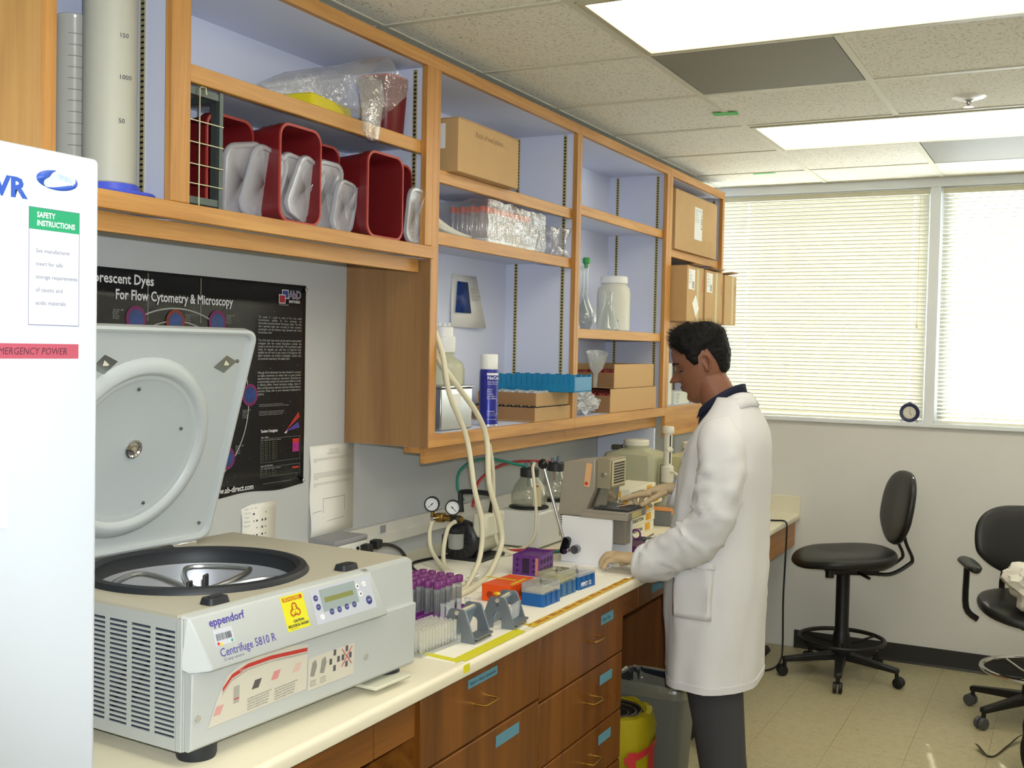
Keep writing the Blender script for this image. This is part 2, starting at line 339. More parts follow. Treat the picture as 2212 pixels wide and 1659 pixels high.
r = n.new('ShaderNodeValToRGB'); r.color_ramp.elements[0].position = .33; r.color_ramp.elements[0].color = hexc('2e2c28'); r.color_ramp.elements[1].position = .4; r.color_ramp.elements[1].color = hexc('a19d8c'); l.new(ln.outputs['Value'], r.inputs[0]); l.new(r.outputs[0], n['Principled BSDF'].inputs['Base Color'])
for (i, j), lb in (((2, 9), 'dark perforated air panel in the ceiling beside the near light'), ((3, 12), 'perforated air panel in the ceiling close to the window')):
    t = thing('air_vent', lb, 'vent', (XB[i], YB[j], CEIL), 0, 'perforated ceiling vents')
    box('panel', PERF, t, .016, .016, .002, .594, .594, .004)
    box('plenum_box', mat('housing', '4a463c', .6), t, .014, .014, .006, .596, .596, .06)
sp = thing('fire_sprinkler', 'chrome fire sprinkler head with white ring in the ceiling', 'sprinkler', (1.738, 4.398, CEIL + .004))
G().lathe([(.02, -.012), (.05, -.006), (.06, -.001), (.06, .001), (.02, .001)], 28).build('escutcheon', mat('white_gloss', 'f2f0ea', .3), sp)
G().lathe([(.019, .001), (.019, -.014), (.01, -.018), (.01, -.026), (.005, -.034), (.018, -.035), (.018, -.037), (0, -.038)], 16).build('nozzle', mat('chrome', 'd0d0d0', .15, 1), sp)
for x, y, wx, wy, rz, lb in ((.838, 4.33, .1, .055, 8, 'green tape marker stuck across the ceiling grid bar'), (.61, 5.84, .12, .03, -3, 'green tape strip on ceiling grid close to the window')):
    o = G().at((x, y, CEIL - .0012), (0, 0, rz)).box(-wx / 2, -wy / 2, 0, wx / 2, wy / 2, .0008).build('tape_strip', mat('green_tape', '4fc25a', .6)); tag(o, lb, 'tape')

# ---------------------------------------------------------------- upper shelving units
WD = wood('wood_edge_y', 'ad7636', 'cd9852', 'y'); WDZ = wood('wood_edge_z', 'a77234', 'c99350', 'z'); WSIDE = wood('wood_side', '8a6640', 'a27b50', 'z', .6)
LAM = mat('white_laminate', 'd3d8ec', .5, bump=.02, bs=300)
STD = mat('standard_brass', 'a89a66', .4, .6)
n = STD.node_tree.nodes; l = STD.node_tree.links; tc = n.new('ShaderNodeTexCoord'); sx = n.new('ShaderNodeSeparateXYZ'); l.new(tc.outputs['Object'], sx.inputs[0]); mm = n.new('ShaderNodeMath'); mm.operation = 'MULTIPLY'; mm.inputs[1].default_value = 1 / .0127; l.new(sx.outputs[2], mm.inputs[0]); fr = n.new('ShaderNodeMath'); fr.operation = 'FRACT'; l.new(mm.outputs[0], fr.inputs[0])
r = n.new('ShaderNodeValToRGB'); r.color_ramp.interpolation = 'CONSTANT'; r.color_ramp.elements[0].color = hexc('241f18'); r.color_ramp.elements[1].position = .36; r.color_ramp.elements[1].color = hexc('b3a470'); l.new(fr.outputs[0], r.inputs[0]); l.new(r.outputs[0], n['Principled BSDF'].inputs['Base Color'])
XS = .32
def standard(t, x, y, z0, z1):
    s = G().box(x - .009, y - .002, z0, x + .009, y, z1).build('shelf_standard', mat('standard_rail', 'cfcab2', .45, .3), t)
    G().box(x - .005, y - .0026, z0, x + .005, y - .0019, z1).build('slot_strip', STD, s)
def shelf(t, y0, y1, z, x1=.3, th=.02, lip=.041):
    s = G().box(.004, y0, z - th, x1 - .016, y1, z).build('shelf', LAM, t)
    G().box(x1 - .016, y0, z - lip, x1, y1, z).build('shelf_edge', WD, s, bev=.0025)
def unit(label, y0, y1, z0, shelves, sl, sr, zrail=None):
    t = thing('wall_shelf_unit', label, 'shelf unit', (0, 0, 0), 0, 'wood-edged open shelf units above the bench')
    zt = 2.583; zr = zrail or z0
    box('back_panel', LAM, t, .001, y0 + .018, z0 + .02, .004, y1 - .018, zt - .02)
    box('side_panel', LAM, t, .001, y0 + .0005, z0 + .001, XS - .02, y0 + .018, zt - .001); box('side_panel', LAM, t, .001, y1 - .018, z0 + .001, XS - .02, y1 - .0005, zt - .001)
    box('top_panel', LAM, t, .001, y0 + .018, 2.545, XS - .02, y1 - .018, zt - .001); box('bottom_panel', LAM, t, .001, y0 + .018, z0 + .02, XS - .02, y1 - .018, z0 + .041)
    box('stile', WDZ, t, XS - .02, y0 + .0003, z0 + .042, XS, y0 + sl, 2.545, bev=.0015); box('stile', WDZ, t, XS - .02, y1 - sr, z0 + .042, XS, y1 - .0003, 2.545, bev=.0015)
    box('top_rail', WD, t, XS - .02, y0 + .0003, 2.545, XS, y1 - .0003, zt, bev=.0015); box('bottom_rail', WD, t, XS - .018, y0 + .0003, zr, XS + .002, y1 - .0003, z0 + .042, bev=.002)
    for z in shelves: shelf(t, y0 + .0182, y1 - .0182, z)
    for x in (.05, .262): standard(t, x, y1 - .018, z0 + .05, 2.54)
    return t
u1 = unit('open shelf unit holding the blue spray can and blue rack', 2.938, 4.067, 1.358, (2.244, 2.046), .042, .023)
box('outer_panel', WSIDE, u1, .001, 2.9335, 1.36, XS, 2.938, 1.952)
box('valance', WD, u1, .262, 2.985, 1.303, .281, 4.066, 1.358, bev=.001); box('valance_end', WDZ, u1, .2, 2.985, 1.335, .2615, 3.0, 1.358)
u2 = unit('open shelf unit holding flasks and large white jar', 4.067, 5.17, 1.358, (2.272, 1.765), .023, .041)
box('valance', WD, u2, .262, 4.067, 1.303, .281, 5.15, 1.358, bev=.001)
u3 = unit('narrow end shelf unit full of cardboard cartons beside window', 5.17, 6.107, 1.358, (2.193, 1.829), .041, .037, zrail=1.252)
box('partition_leg', LAM, u3, .002, 5.075, .7705, .3, 5.094, 1.3, bev=.001)
u0 = thing('wall_shelf_unit', 'short open shelf unit with red bins over the black poster', 'shelf unit', (0, 0, 0), 0, 'wood-edged open shelf units above the bench')
box('back_panel', LAM, u0, .001, 1.52, 1.975, .004, 2.92, 2.56)
for y in (1.5, 1.868, 2.92): box('side_panel', LAM, u0, .001, y - (0 if y < 1.6 else 0), 1.954, XS - .02, y + .0175, 2.582)
box('top_panel', LAM, u0, .004, 1.5176, 2.545, XS - .02, 2.9195, 2.582); box('bottom_panel', LAM, u0, .001, 1.2, 1.972, XS - .02, 2.9195, 1.992)
for a, b in ((1.482, 1.519), (1.827, 1.886), (2.898, 2.9375)): box('stile', WDZ, u0, XS - .02, a, 1.993, XS, b, 2.545, bev=.0015)
box('top_rail', WD, u0, XS - .02, 1.2, 2.545, XS, 2.9375, 2.583, bev=.0015); box('bottom_rail', WD, u0, XS - .018, 1.2, 1.953, XS + .004, 2.945, 1.992, bev=.002)
box('valance', WD, u0, .262, 1.2, 1.91, .281, 2.925, 1.9525, bev=.001)
box('door', wood('wood_door', 'a27a45', 'b98f56', 'z', .8), u0, XS - .018, 1.21, 1.995, XS + .002, 1.481, 2.543, bev=.002)
shelf(u0, 1.886, 2.9195, 2.316)
for x in (.06, .262): standard(u0, x, 2.92, 2.0, 2.54)
standard(u0, .19, 1.868, 2.0, 2.54)

# ---------------------------------------------------------------- bench, base cabinets, desk
TOP = mat('worktop_laminate', 'e3dcc4', .4, var=.04, vs=5)
def slab(y0, y1, z, xf, label):
    r = .012; pf = [(.0005, z - .034), (xf - .006, z - .034), (xf - .001, z - .03), (xf, z - .024), (xf, z - r)] + [(xf - r + r * math.cos(rad(a)), z - r + r * math.sin(rad(a))) for a in (22, 45, 67, 90)] + [(.0005, z)]
    return tag(G().prism(pf, y0, y1, 'y').build('worktop', TOP), label, 'worktop')
slab(1.075, 5.0, CT, .872, 'long cream laminate worktop under the centrifuge and racks')
slab(5.005, 6.272, .77, .755, 'lower cream desk top at the window wall')
bs = tag(G().box(.001, 6.272, .736, .755, 6.2895, .868).build('backsplash', TOP, bev=.003), 'cream backsplash strip standing on the low desk', 'backsplash')
DW = wood('drawer_wood', '5a3006', '7f4b10', 'z', .45); DWY = wood('apron_wood', '623509', '834f16', 'y', .6); DK = mat('cabinet_dark', '3c2413', .6)
BRASS = mat('brass', 'b58a3e', .25, 1); BTAPE = mat('blue_tape', '5a8ea2', .6)
def pull(t, y, z, x, w=.075):
    G().tube(spl([(x, y - w / 2, z), (x + .022, y - w / 2, z), (x + .03, y - w / 2 + .008, z), (x + .03, y + w / 2 - .008, z), (x + .022, y + w / 2, z), (x, y + w / 2, z)], 4), .0032, 8).build('handle', BRASS, t)
def label_tape(t, y, z, x, w, h, s=None, tilt=0):
    g = G().at((x, y, z), (tilt, 0, 0)).box(0, -w / 2, -h / 2, .0006, w / 2, h / 2); o = g.build('tape_label', BTAPE, t)
    if s: txt(s, h * .55, mat('ink', '2b3038', .6), t, (x + .0007, y - w / 2 + .008, z - h * .2), (0, 1, 0), (0, 0, 1), shear=.2)
bc = thing('base_cabinet', 'brown wooden drawer cabinet with brass pulls under the bench', 'cabinet')
box('carcass', DK, bc, .03, 2.09, .1, .82, 3.3, .9); box('side_panel', DWY, bc, .03, 2.07, .0, .826, 2.089, .9); box('side_panel', DWY, bc, .03, 3.301, .0, .826, 3.319, .9); box('toe_kick', mat('toe_kick', '1d1b19', .7), bc, .03, 2.09, .001, .76, 3.3, .099)
for y0, y1, zs in ((2.075, 2.686, (.893, .718, .36, .115)), (2.692, 3.308, (.893, .705, .517, .353, .115))):
    for a, b in zip(zs, zs[1:]):
        d = G().box(.8205, y0, b + .003, .845, y1, a - .003).build('drawer', DW, bc, bev=.003)
        yc = (y0 + y1) / 2; pull(d, yc - .02 if y0 < 2.5 else yc + .05, min((a + b) / 2, a - .09) + .005, .845)
        if y0 < 2.5: label_tape(d, yc + (-.02 if a > .8 else .12), a - (.028 if a > .8 else .04), .8455, .15 if a > .8 else .13, .022 if a > .8 else .03, 'Rabbit + Mouse Antibodies' if a > .8 else None)
        else: label_tape(d, yc + .17, a - .05, .8455, .1, .03, 'Pipet Tips' if a > .8 else None)
ap = thing('bench_apron', 'wooden apron boards hung under worktop beside drawer cabinet, near knee space', 'apron')
for a, b in ((1.08, 1.42), (1.424, 1.902), (1.906, 2.066)): box('apron_board', DWY, ap, .8, a, .805, .835, b, .9, bev=.002)
box('rear_panel', DK, ap, .02, 1.08, .0, .05, 2.066, .88)
ap2 = thing('bench_apron', 'wooden apron boards above the waste bins, knee space in front of person', 'apron')
for a, b in ((3.322, 3.46), (3.464, 4.08), (4.084, 4.445)): box('apron_board', DWY, ap2, .8, a, .812, .838, b, .9, bev=.002)
label_tape(ap2, 3.66, .852, .8385, .14, .03)
b2 = thing('base_cabinet', 'brown wooden base cabinet behind the waste bins', 'cabinet')
box('carcass', wood('cab_side', '5a3417', '744620', 'z', .6), b2, .03, 4.47, .1, .77, 4.99, .9); box('front_panel', wood('cab_front', '94602c', 'b27c40', 'z', .5), b2, .7705, 4.47, .1, .79, 4.99, .898, bev=.002); box('toe_kick', mat('toe_kick', '1d1b19', .7), b2, .03, 4.47, .001, .7, 4.99, .099)
da = thing('desk_apron', 'wooden apron under the low desk at the window wall', 'apron')
box('apron_board', wood('apron_lit', '9a662f', 'b07c42', 'y', .6), da, .7, 5.0, .585, .728, 6.288, .7355, bev=.002)
# wall channel
rc = thing('wall_raceway', 'grey-white cable raceway running along wall above the worktop', 'raceway')
RW = mat('raceway_white', 'd6d4cc', .5)
G().prism([(0.0005, .995), (.028, .995), (.032, .999), (.032, 1.03), (.026, 1.034), (.026, 1.062), (.022, 1.066), (.0005, 1.066)], 1.08, 5.07, 'y').build('channel', RW, rc)
for y in (3.13, 4.4): 
    o = G().box(.0262, y - .016, 1.036, .0285, y + .016, 1.062).build('outlet', mat('outlet_grey', '8e9095', .5), rc)
# ---------------------------------------------------------------- freezer at the left edge
YU = ((0, 1, 0), (0, 0, 1))
INK = mat('ink', '2b3038', .6); WPAPER = mat('white_paper', 'eceae2', .7); BLK = mat('black_plastic', '1c1d20', .4); WHT = mat('print_white', 'e8e8ea', .6)
fz = thing('upright_freezer', 'white upright freezer cropped by left edge with green safety label', 'freezer')
FW = mat('freezer_enamel', 'bfc5cc', .35)
box('cabinet', FW, fz, .08, .2, .06, .9, 1.06, 1.915, bev=.006)
box('door', FW, fz, .901, .2, .08, .95, 1.0605, 1.922, bev=.008, seg=3)
box('plinth', BLK, fz, .1, .22, .001, .88, 1.04, .06)
VB = mat('logo_blue', '2c50a8', .5); LB = mat('logo_pale_blue', 'bcd0ea', .5)
txt('VWR', .034, VB, fz, (.9503, .855, 1.855), *YU, wx=1.15, bold=.0012)
g = G()
def ell(cy, cz, a, b, t, t0, t1, n=24, tw=1.0):
    """elliptic band, thickness varying from end to end"""
    P = [];
    for k in range(n + 1):
        s = k / n; an = rad(t0 + (t1 - t0) * s); w = t * math.sin(math.pi * min(max(s, .03), .97)) * tw
        P.append(((cy + (a) * math.cos(an), cz + b * math.sin(an)), (cy + (a - w) * math.cos(an), cz + (b - w * .8) * math.sin(an))))
    return P
for cy, cz, a, b, t, t0, t1 in ((.99, 1.8835, .032, .0125, .018, 95, 232), (.99, 1.8835, .032, .0125, .008, 235, 385)):
    P = ell(cy, cz, a, b, t, t0, t1); vs = [(.9505, *p) for q in P for p in q]
    g.add(vs, [(2 * i, 2 * i + 1, 2 * i + 3, 2 * i + 2) for i in range(len(P) - 1)])
g.build('logo_emblem', VB, fz, solid=.0003)
g = G()
for k in range(-1, 2): g.tube([(.9506, .972 + .0 * k, 1.878 + k * .003), (.9506, .99, 1.891 + k * .0025), (.9506, 1.012, 1.886 + k * .002), (.9506, 1.022, 1.9)], .0012, 5)
for k in range(5): g.tube([(.9506, .982 + k * .008, 1.88), (.9506, .986 + k * .008, 1.894)], .0008, 4)
g.build('logo_helix', LB, fz)
s = thing('safety_label', 'white safety label with green header stuck on the freezer', 'label')
box('sheet', mat('label_white', 'c3c6ce', .5), s, .9502, .947, 1.697, .9506, 1.0255, 1.846)
g = G()
for a in ((.947, 1.697, 1.0255, 1.6978), (.947, 1.845, 1.0255, 1.8458), (.947, 1.697, .9475, 1.8458), (1.025, 1.697, 1.0255, 1.8458)): g.box(.9506, a[0], a[1], .9508, a[2], a[3])
g.build('border', mat('label_border', '5d5a78', .6), s)
box('header', mat('label_green', '1f8f62', .5), s, .9507, .9476, 1.818, .951, 1.0249, 1.8452)
for i, r in enumerate(('SAFETY', 'INSTRUCTIONS')): txt(r, .0098, WHT, s, (.9511, .9585, 1.8335 - i * .0105), *YU, wx=.86, bold=.0002)
for i, r in enumerate(('See manufacturer', 'insert for safe', 'storage requirements', 'of caustic and', 'acidic materials.')): txt(r, .0075, mat('label_grey', '6a6678', .6), s, (.9507, .9575, 1.789 - i * .0165), *YU)
s = thing('red_tape', 'red tape strip with handwritten words on the freezer', 'tape')
box('strip', mat('tape_red', 'a84a5a', .6), s, .9502, .84, 1.6545, .9505, 1.0255, 1.6735)
txt('ON EMERGENCY POWER', .0125, mat('marker', '4a2733', .6), s, (.9507, .876, 1.6598), *YU, wx=.92, shear=.15)
o = G().at((.9503, .9, 1.53), (2, 0, 0)).box(0, -.12, -.085, .0012, .016, .085).build('paper_sheet', WPAPER); tag(o, 'white paper sheet hung low on freezer door at left edge', 'paper')

# ---------------------------------------------------------------- centrifuge
cf = thing('centrifuge', 'grey-white benchtop centrifuge with open lid on the worktop', 'centrifuge', (.765, 1.418, CT), -3.5)
CW = mat('centrifuge_shell', 'b9bdbb', .42, var=.02, vs=3); CW2 = mat('centrifuge_top', 'bdb8a6', .45); CR = mat('rubber_dark', '23262b', .5)
W = .668; CX, CY, CRD = -.272, .285, .218
# shell with a round opening in the top
n = 64; pts = []; sq = []
for i in range(n):
    a = 2 * math.pi * (i + .5) / n; d = Vector((math.cos(a), math.sin(a)))
    k = min(((0 - .016 - CX) / d.x if d.x > 0 else (-.555 - CX) / d.x) if abs(d.x) > 1e-6 else 9, ((W - CY) / d.y if d.y > 0 else (0 - CY) / d.y) if abs(d.y) > 1e-6 else 9)
    sq.append((CX + d.x * k, CY + d.y * k)); pts.append((CX + CRD * d.x, CY + CRD * d.y))
for cx, cy in ((-.016, W), (-.555, W), (-.555, 0), (-.016, 0)):
    j = min(range(n), key=lambda q: (sq[q][0] - cx) ** 2 + (sq[q][1] - cy) ** 2); sq[j] = (cx, cy)
vs = [(x, y, .268) for x, y in pts] + [(x, y, .268) for x, y in sq] + [(x, y, .262) for x, y in sq]
g = G().add(vs, [(i, (i + 1) % n, n + (i + 1) % n, n + i)[::-1] for i in range(n)] + [(n + i, n + (i + 1) % n, 2 * n + (i + 1) % n, 2 * n + i)[::-1] for i in range(n)])
g.build('top_cover', CW2, cf)
g = G().box(-.555, W - .004, .028, -.004, W, .262).box(-.555, .004, .028, -.551, W - .004, .262).box(-.551, .004, .028, -.004, W - .004, .034)
g.box(-.012, .003, .034, -.004, W - .004, .262)
g.build('housing', CW, cf)
# left side panel with three columns of slots
sp = G(); y0 = .0
cols = [(-.252, -.204), (-.194, -.145), (-.135, -.084), (-.074, -.022)]; NS = 22; zs0, pit = .05, .0088
sp.box(-.555, 0, .028, -.252, .003, .262).box(-.022, 0, .028, -.0195, .003, .262).box(-.252, 0, .028, -.022, .003, zs0).box(-.252, 0, zs0 + NS * pit - .004, -.022, .003, .262)
for a, b in ((-.204, -.194), (-.145, -.135), (-.084, -.074)): sp.box(a, 0, zs0, b, .003, zs0 + NS * pit - .004)
sp.build('side_panel', CW, cf)
sl = None
for k in range(NS - 1):
    for a, b in cols:
        if sl is None: sl = G().box(0, .0002, .0045, .052, .0028, .0088).build('grille_bar', CW, cf); o = sl
        else: o = sl.copy(); C.objects.link(o)
        o.location = (a, 0, zs0 + k * pit)
box('inner_baffle', mat('baffle', '4d5666', .6), cf, -.52, .02, .04, -.03, .022, .25)
for k in range(3): G().tube([(-.2 + k * .05, .012, .06 + k * .02), (-.16 + k * .05, .014, .16), (-.09 + k * .02, .012, .23)], .004, 6).build('inner_hose', BLK, cf)
# front: corner post, recessed panel, hood
g = G().prism([(-.004, .028), (.006, .028), (.012, .034), (.015, .168), (-.004, .172)], .006, W, 'y'); g.build('front_panel', CW, cf, bev=.002)
box('corner_trim', CW, cf, -.019, -.001, .028, -.004, .0025, .262, bev=.002)
hp = [(-.016, .268), (.0, .262), (.0328, .174), (.031, .168), (.014, .1705), (-.004, .171), (-.016, .2)]
ra = [Vector((x, .028, z)) for x, z in hp]; rb = [Vector((x, W - .128 - (.0 if z < .2 else .022), z)) for x, z in hp]
ra[2].y = .036; ra[3].y = .036; ra[0].y = .004; ra[1].y = .012; ra[4].y = .0; ra[5].y = .0; ra[6].y = 0
G().loft([ra, rb]).build('hood', CW, cf, bev=.003)
G().prism([(-.004, .168), (.006, .17), (.0, .262), (-.016, .268), (-.016, .168)], W - .17, W, 'y').build('front_corner', CW, cf)
HU = Vector((-.041, 0, .11)).normalized()
def H(y, t, off=0): return Vector((.041, y, .152)) + HU * t + Vector((.11, 0, .041)).normalized() * off
PU = mat('print_purple', '4a3f96', .5)
HR = (0, 1, 0)
txt('eppendorf', .0205, PU, cf, H(.051, .0945, .0006), HR, HU, bold=.0005)
txt('Centrifuge 5810 R', .0215, PU, cf, H(.06, .038, .0006), HR, HU, wx=.88, bold=.0001)
txt('15 amp version', .0082, mat('print_violet', '6a6580', .5), cf, H(.064, .0295, .0006), HR, HU)
def hquad(y0, t0, y1, t1, off=.0004, sk=0): return [H(y0, t0, off), H(y1, t0, off), H(y1 + sk, t1, off), H(y0 + sk, t1, off)]
def hq(name, m, *a, parent=None, **k): return G().add(hquad(*a, **k), [(0, 1, 2, 3)]).build(name, m, parent or cf)
bc_ = hq('barcode_label', mat('label_white', 'c3c6ce', .5), .055, .058, .101, .087)
g = G()
y = .06
while y < .096:
    w_ = random.choice((.0006, .001, .0016)); g.add(hquad(y, .067, y + w_, .079, .0008), [(0, 1, 2, 3)]); y += w_ + random.choice((.0007, .0012))
g.build('bars', INK, bc_)
for yy, tt, cc in ((.062, .062, 'c23a2e'), (.069, .0595, 'e6c52a'), (.095, .062, '3aa58a')):
    G().add([H(yy + .003 * math.cos(a), tt + .003 * math.sin(a), .001) for a in [k * math.pi / 6 for k in range(12)]], [tuple(range(12))]).build('dot_sticker', mat('dot_' + cc, cc, .5), bc_)
bh = hq('biohazard_sticker', mat('sticker_yellow', 'd9d21c', .45), .236, .045, .3, .1125)
hq('header_band', mat('sticker_red', 'b8401e', .5), .241, .1015, .295, .1095, .0007, parent=bh)
txt('BIOHAZARD', .0088, mat('sticker_yellow', 'd9d21c', .45), bh, H(.2435, .1028, .0009), HR, HU, wx=.9, bold=.0002)
txt('CAUTION', .0066, INK, bh, H(.2565, .0595, .0007), HR, HU, bold=.0003)
txt('BIOLOGICAL HAZARD', .0066, INK, bh, H(.2395, .0515, .0007), HR, HU, wx=.87, bold=.0003)
txt('All rights reserved label', .0024, INK, bh, H(.243, .0475, .0007), HR, HU)
RS = mat('sticker_red', 'b8401e', .5); g = G(); c0 = (.268, .082)
for k in range(3):
    a0 = rad(90 + 120 * k); cy, ct = c0[0] + .0078 * math.cos(a0), c0[1] + .0078 * math.sin(a0); q = []
    for j in range(25):
        an = a0 + rad(-138 + 276 * j / 24); th = .0005 + .0021 * math.sin(math.pi * j / 24) ** .8
        q += [H(cy + .0074 * math.cos(an + math.pi) * -1, ct - .0074 * math.sin(an + math.pi), .001), H(cy + (.0074 - th) * math.cos(an), ct + (.0074 - th) * math.sin(an), .001)]
    g.add(q, [(2 * j, 2 * j + 2, 2 * j + 3, 2 * j + 1) for j in range(24)])
    q = []
    for j in range(9): an = a0 + rad(180 - 42 + 84 * j / 8); q += [H(c0[0] + r_ * math.cos(an), c0[1] + r_ * math.sin(an), .001) for r_ in (.009, .0074)]
    g.add(q, [(2 * j, 2 * j + 2, 2 * j + 3, 2 * j + 1) for j in range(8)])
    an = a0 + math.pi; q = [H(c0[0] + r_ * math.cos(an) + s_ * .0007 * math.sin(an), c0[1] + r_ * math.sin(an) - s_ * .0007 * math.cos(an), .001) for r_, s_ in ((.002, -1), (.002, 1), (.0078, 1), (.0078, -1))]; g.add(q, [(0, 1, 2, 3)])
g.build('biohazard_symbol', RS, bh, solid=.0003)
cp = hq('control_panel', mat('panel_grey', 'b9bdc8', .4), .319, .041, .508, .1115)
sc_ = hq('display_field', mat('panel_field', '8f9c9c', .35), .346, .062, .458, .107, .0008, parent=cp)
hq('lcd', mat('lcd_green', '7c7f45', .25), .356, .0795, .445, .0895, .0012, parent=cp)
NB = mat('button_navy', '39407a', .45); WBt = mat('button_white', 'e4e4e6', .45)
def btn(y, t, r, m, s, sm):
    g = G(); ring = [[H(y + q * math.cos(a), t + q * math.sin(a), o) for a in [k * math.pi / 9 for k in range(18)]] for q, o in ((r, .0004), (r, .0014), (r * .93, .0018))]
    b = g.loft(ring).build('button', m, cp)
    if s: txt(s, r * .6, sm, b, H(y - r * .68, t - r * .15, .002), HR, HU, wx=.9)
    return b
for (y, t, s) in ((.332, .093, 'temp'), (.334, .075, 'fast'), (.369, .059, 'temp'), (.392, .059, 'time'), (.416, .06, 'speed'), (.44, .06, 'rpm')): btn(y, t, .0062, NB, s, WHT)
for (y, t, s) in ((.338, .054, 'o'), (.463, .094, None), (.467, .077, None), (.485, .095, 'open')): 
    b = btn(y, t, .006, WBt, s, INK)
    if s is None:
        d = 1 if t > .085 else -1; G().add([H(y - .003, t - .002 * d, .002), H(y + .003, t - .002 * d, .002), H(y, t + .004 * d, .002)], [(0, 1, 2) if d > 0 else (0, 2, 1)]).build('arrow', INK, b)
btn(.489, .06, .0092, NB, 'start', WHT)
# front lower labels
def FP(y, z, off=.0): return Vector((.0126 + .002 * (z - .034) / .11 + off, y, z))
def fq(name, m, poly, off, parent=None): return G().add([FP(y, z, off) for y, z in poly], [tuple(range(len(poly)))]).build(name, m, parent or cf)
TAPE = clear('clear_tape', 'e9e3cf', .5, .2)
CRM = mat('label_cream', 'cdc8b9', .5); RED = mat('print_red', 'c03a34', .5)
i1 = fq('instruction_label', CRM, [(.045, .062), (.303, .066), (.304, .155), (.24, .1655), (.17, .165), (.12, .158), (.09, .146), (.066, .11)], .0006)
def arc(h, w_): 
    P = [(.078, .126), (.1, .1455), (.14, .1555), (.2, .1565), (.303, .1485)]; return [(y, z - h) for y, z in P] + [(y, z - h - w_) for y, z in P[::-1]]
fq('red_band', RED, arc(0, .0075), .001, i1); fq('grey_band', mat('print_grey', 'a7a39a', .6), arc(.0095, .003), .001, i1)
txt('Safety precautions for loading buckets', .0062, CRM, i1, FP(.118, .1455, .0013), (0, 1, -.01), (0, 0, 1), wx=1.2)
for y in (.19, .262): txt('the maximum load must not be exceeded, the\nweight of the buckets must be equal, only\nuse the plates and tubes that fit the rotor\nand balance the opposite buckets evenly\nbefore the centrifuge lid is closed again', .0047, INK, i1, FP(y - .05, .088, .0013), (0, 1, .03), (0, 0, 1), wx=.72, line=1.05)
for y, z, c in ((.068, .088, 'cf9a94'), (.163, .112, '5a5553'), (.214, .116, 'd08a86'), (.274, .116, 'd5b3a8')): 
    q = fq('pictogram', mat('picto_' + c, c, .6), [(y - .012, z - .008), (y + .006, z - .008), (y + .014, z + .008), (y - .004, z + .008)], .0011, i1)
q = fq('pictogram', mat('print_grey', 'a7a39a', .6), [(.105, .09), (.119, .09), (.12, .122), (.105, .121)], .0011, i1); fq('arrow', RED, [(.106, .097), (.119, .097), (.119, .099), (.106, .099)], .0014, i1)
i2 = fq('rotor_label', CRM, [(.307, .06), (.45, .06), (.45, .126), (.315, .125), (.307, .12)], .0006)
for y, c in ((.323, '8d8b82'), (.352, '8d8b82')): fq('bucket_drawing', mat('picto_' + c, c, .6), [(y - .01, .088), (y + .002, .085), (y + .01, .105), (y + .006, .118), (y - .004, .114)], .0011, i2)
for y, rot in ((.387, 0), (.425, 1)):
    for dy, dz in ((0, .016), (0, -.016), (.012, 0), (-.012, 0)): fq('bucket_mark', mat('mark_dark', '55555a', .6), [(y + dy - .004, .103 + dz - .006), (y + dy + .004, .103 + dz - .006), (y + dy + .004, .103 + dz + .006), (y + dy - .004, .103 + dz + .006)], .0011, i2)
for s_ in (1, -1): G().tube([FP(.409, .103 - s_ * .018, .0018), FP(.441, .103 + s_ * .018, .0018)], .0008, 5).build('red_cross_bar', RED, i2)
for y in (.312, .342): txt('not permitted\ncorrect order\nof buckets only', .0045, INK, i2, FP(y, .076, .0013), (0, 1, .03), (0, 0, 1), wx=.7)
for y in (.02, .49): G().cyl((.012, y, .087), .006, .0045, 16, axis='x').build('screw_cap', mat('cap_grey', 'a9a69a', .5), cf)
for y, x in ((.06, -.03), (.61, -.03), (.06, -.5), (.61, -.5)): G().lathe([(.034, 0), (.036, .006), (.036, .03), (0, .03)], 24, (x, y, 0)).build('foot', CR, cf)
box('drain_tray', mat('tray_grey', 'c9c8b4', .5), cf, -.08, .5, .012, .035, .625, .02, bev=.003)
# chamber: rubber ring, bowl, rotor arms
G().shell([(CRD - .016, .262), (CRD - .016, .275), (CRD - .006, .281), (CRD + .006, .279), (CRD + .012, .27), (CRD + .012, .268), (CRD - .001, .268), (CRD - .001, .262), (CRD - .016, .262)], 64, (CX, CY, 0)).build('seal_ring', CR, cf)
G().shell([(CRD - .017, .27), (CRD - .018, .248), (CRD - .022, .242)], 64, (CX, CY, 0)).build('inner_gasket', CR, cf)
G().shell([(CRD - .022, .246), (CRD - .03, .16), (CRD - .07, .1), (0, .095)], 64, (CX, CY, 0)).build('bowl', mat('bowl_steel', 'a9abb0', .38, .35), cf)
ST = mat('steel', 'b9bbbd', .28, 1)
rt = G().lathe([(.0, .1), (.03, .1), (.03, .21), (.02, .225), (0, .228)], 24, (CX, CY, 0)).build('rotor_hub', ST, cf)
for k in range(4):
    a = rad(28 + 90 * k); ux = Vector((math.cos(a), math.sin(a), 0)); vx = Vector((-math.sin(a), math.cos(a), 0)); c0 = Vector((CX, CY, .226))
    P = [c0 + ux * .03 + vx * .02, c0 + ux * .1 + vx * .062 + Vector((0, 0, .012)), c0 + ux * .155 + vx * .06 + Vector((0, 0, .018)), c0 + ux * .155 - vx * .06 + Vector((0, 0, .018)), c0 + ux * .1 - vx * .062 + Vector((0, 0, .012)), c0 + ux * .03 - vx * .02]
    G().tube(spl(P, 4, True), .006, 8, True).build('rotor_arm', ST, rt)
G().at((CX, CY, .17)).box(-.05, -.05, -.012, .05, .05, 0).build('rotor_plate', ST, cf, bev=.004)
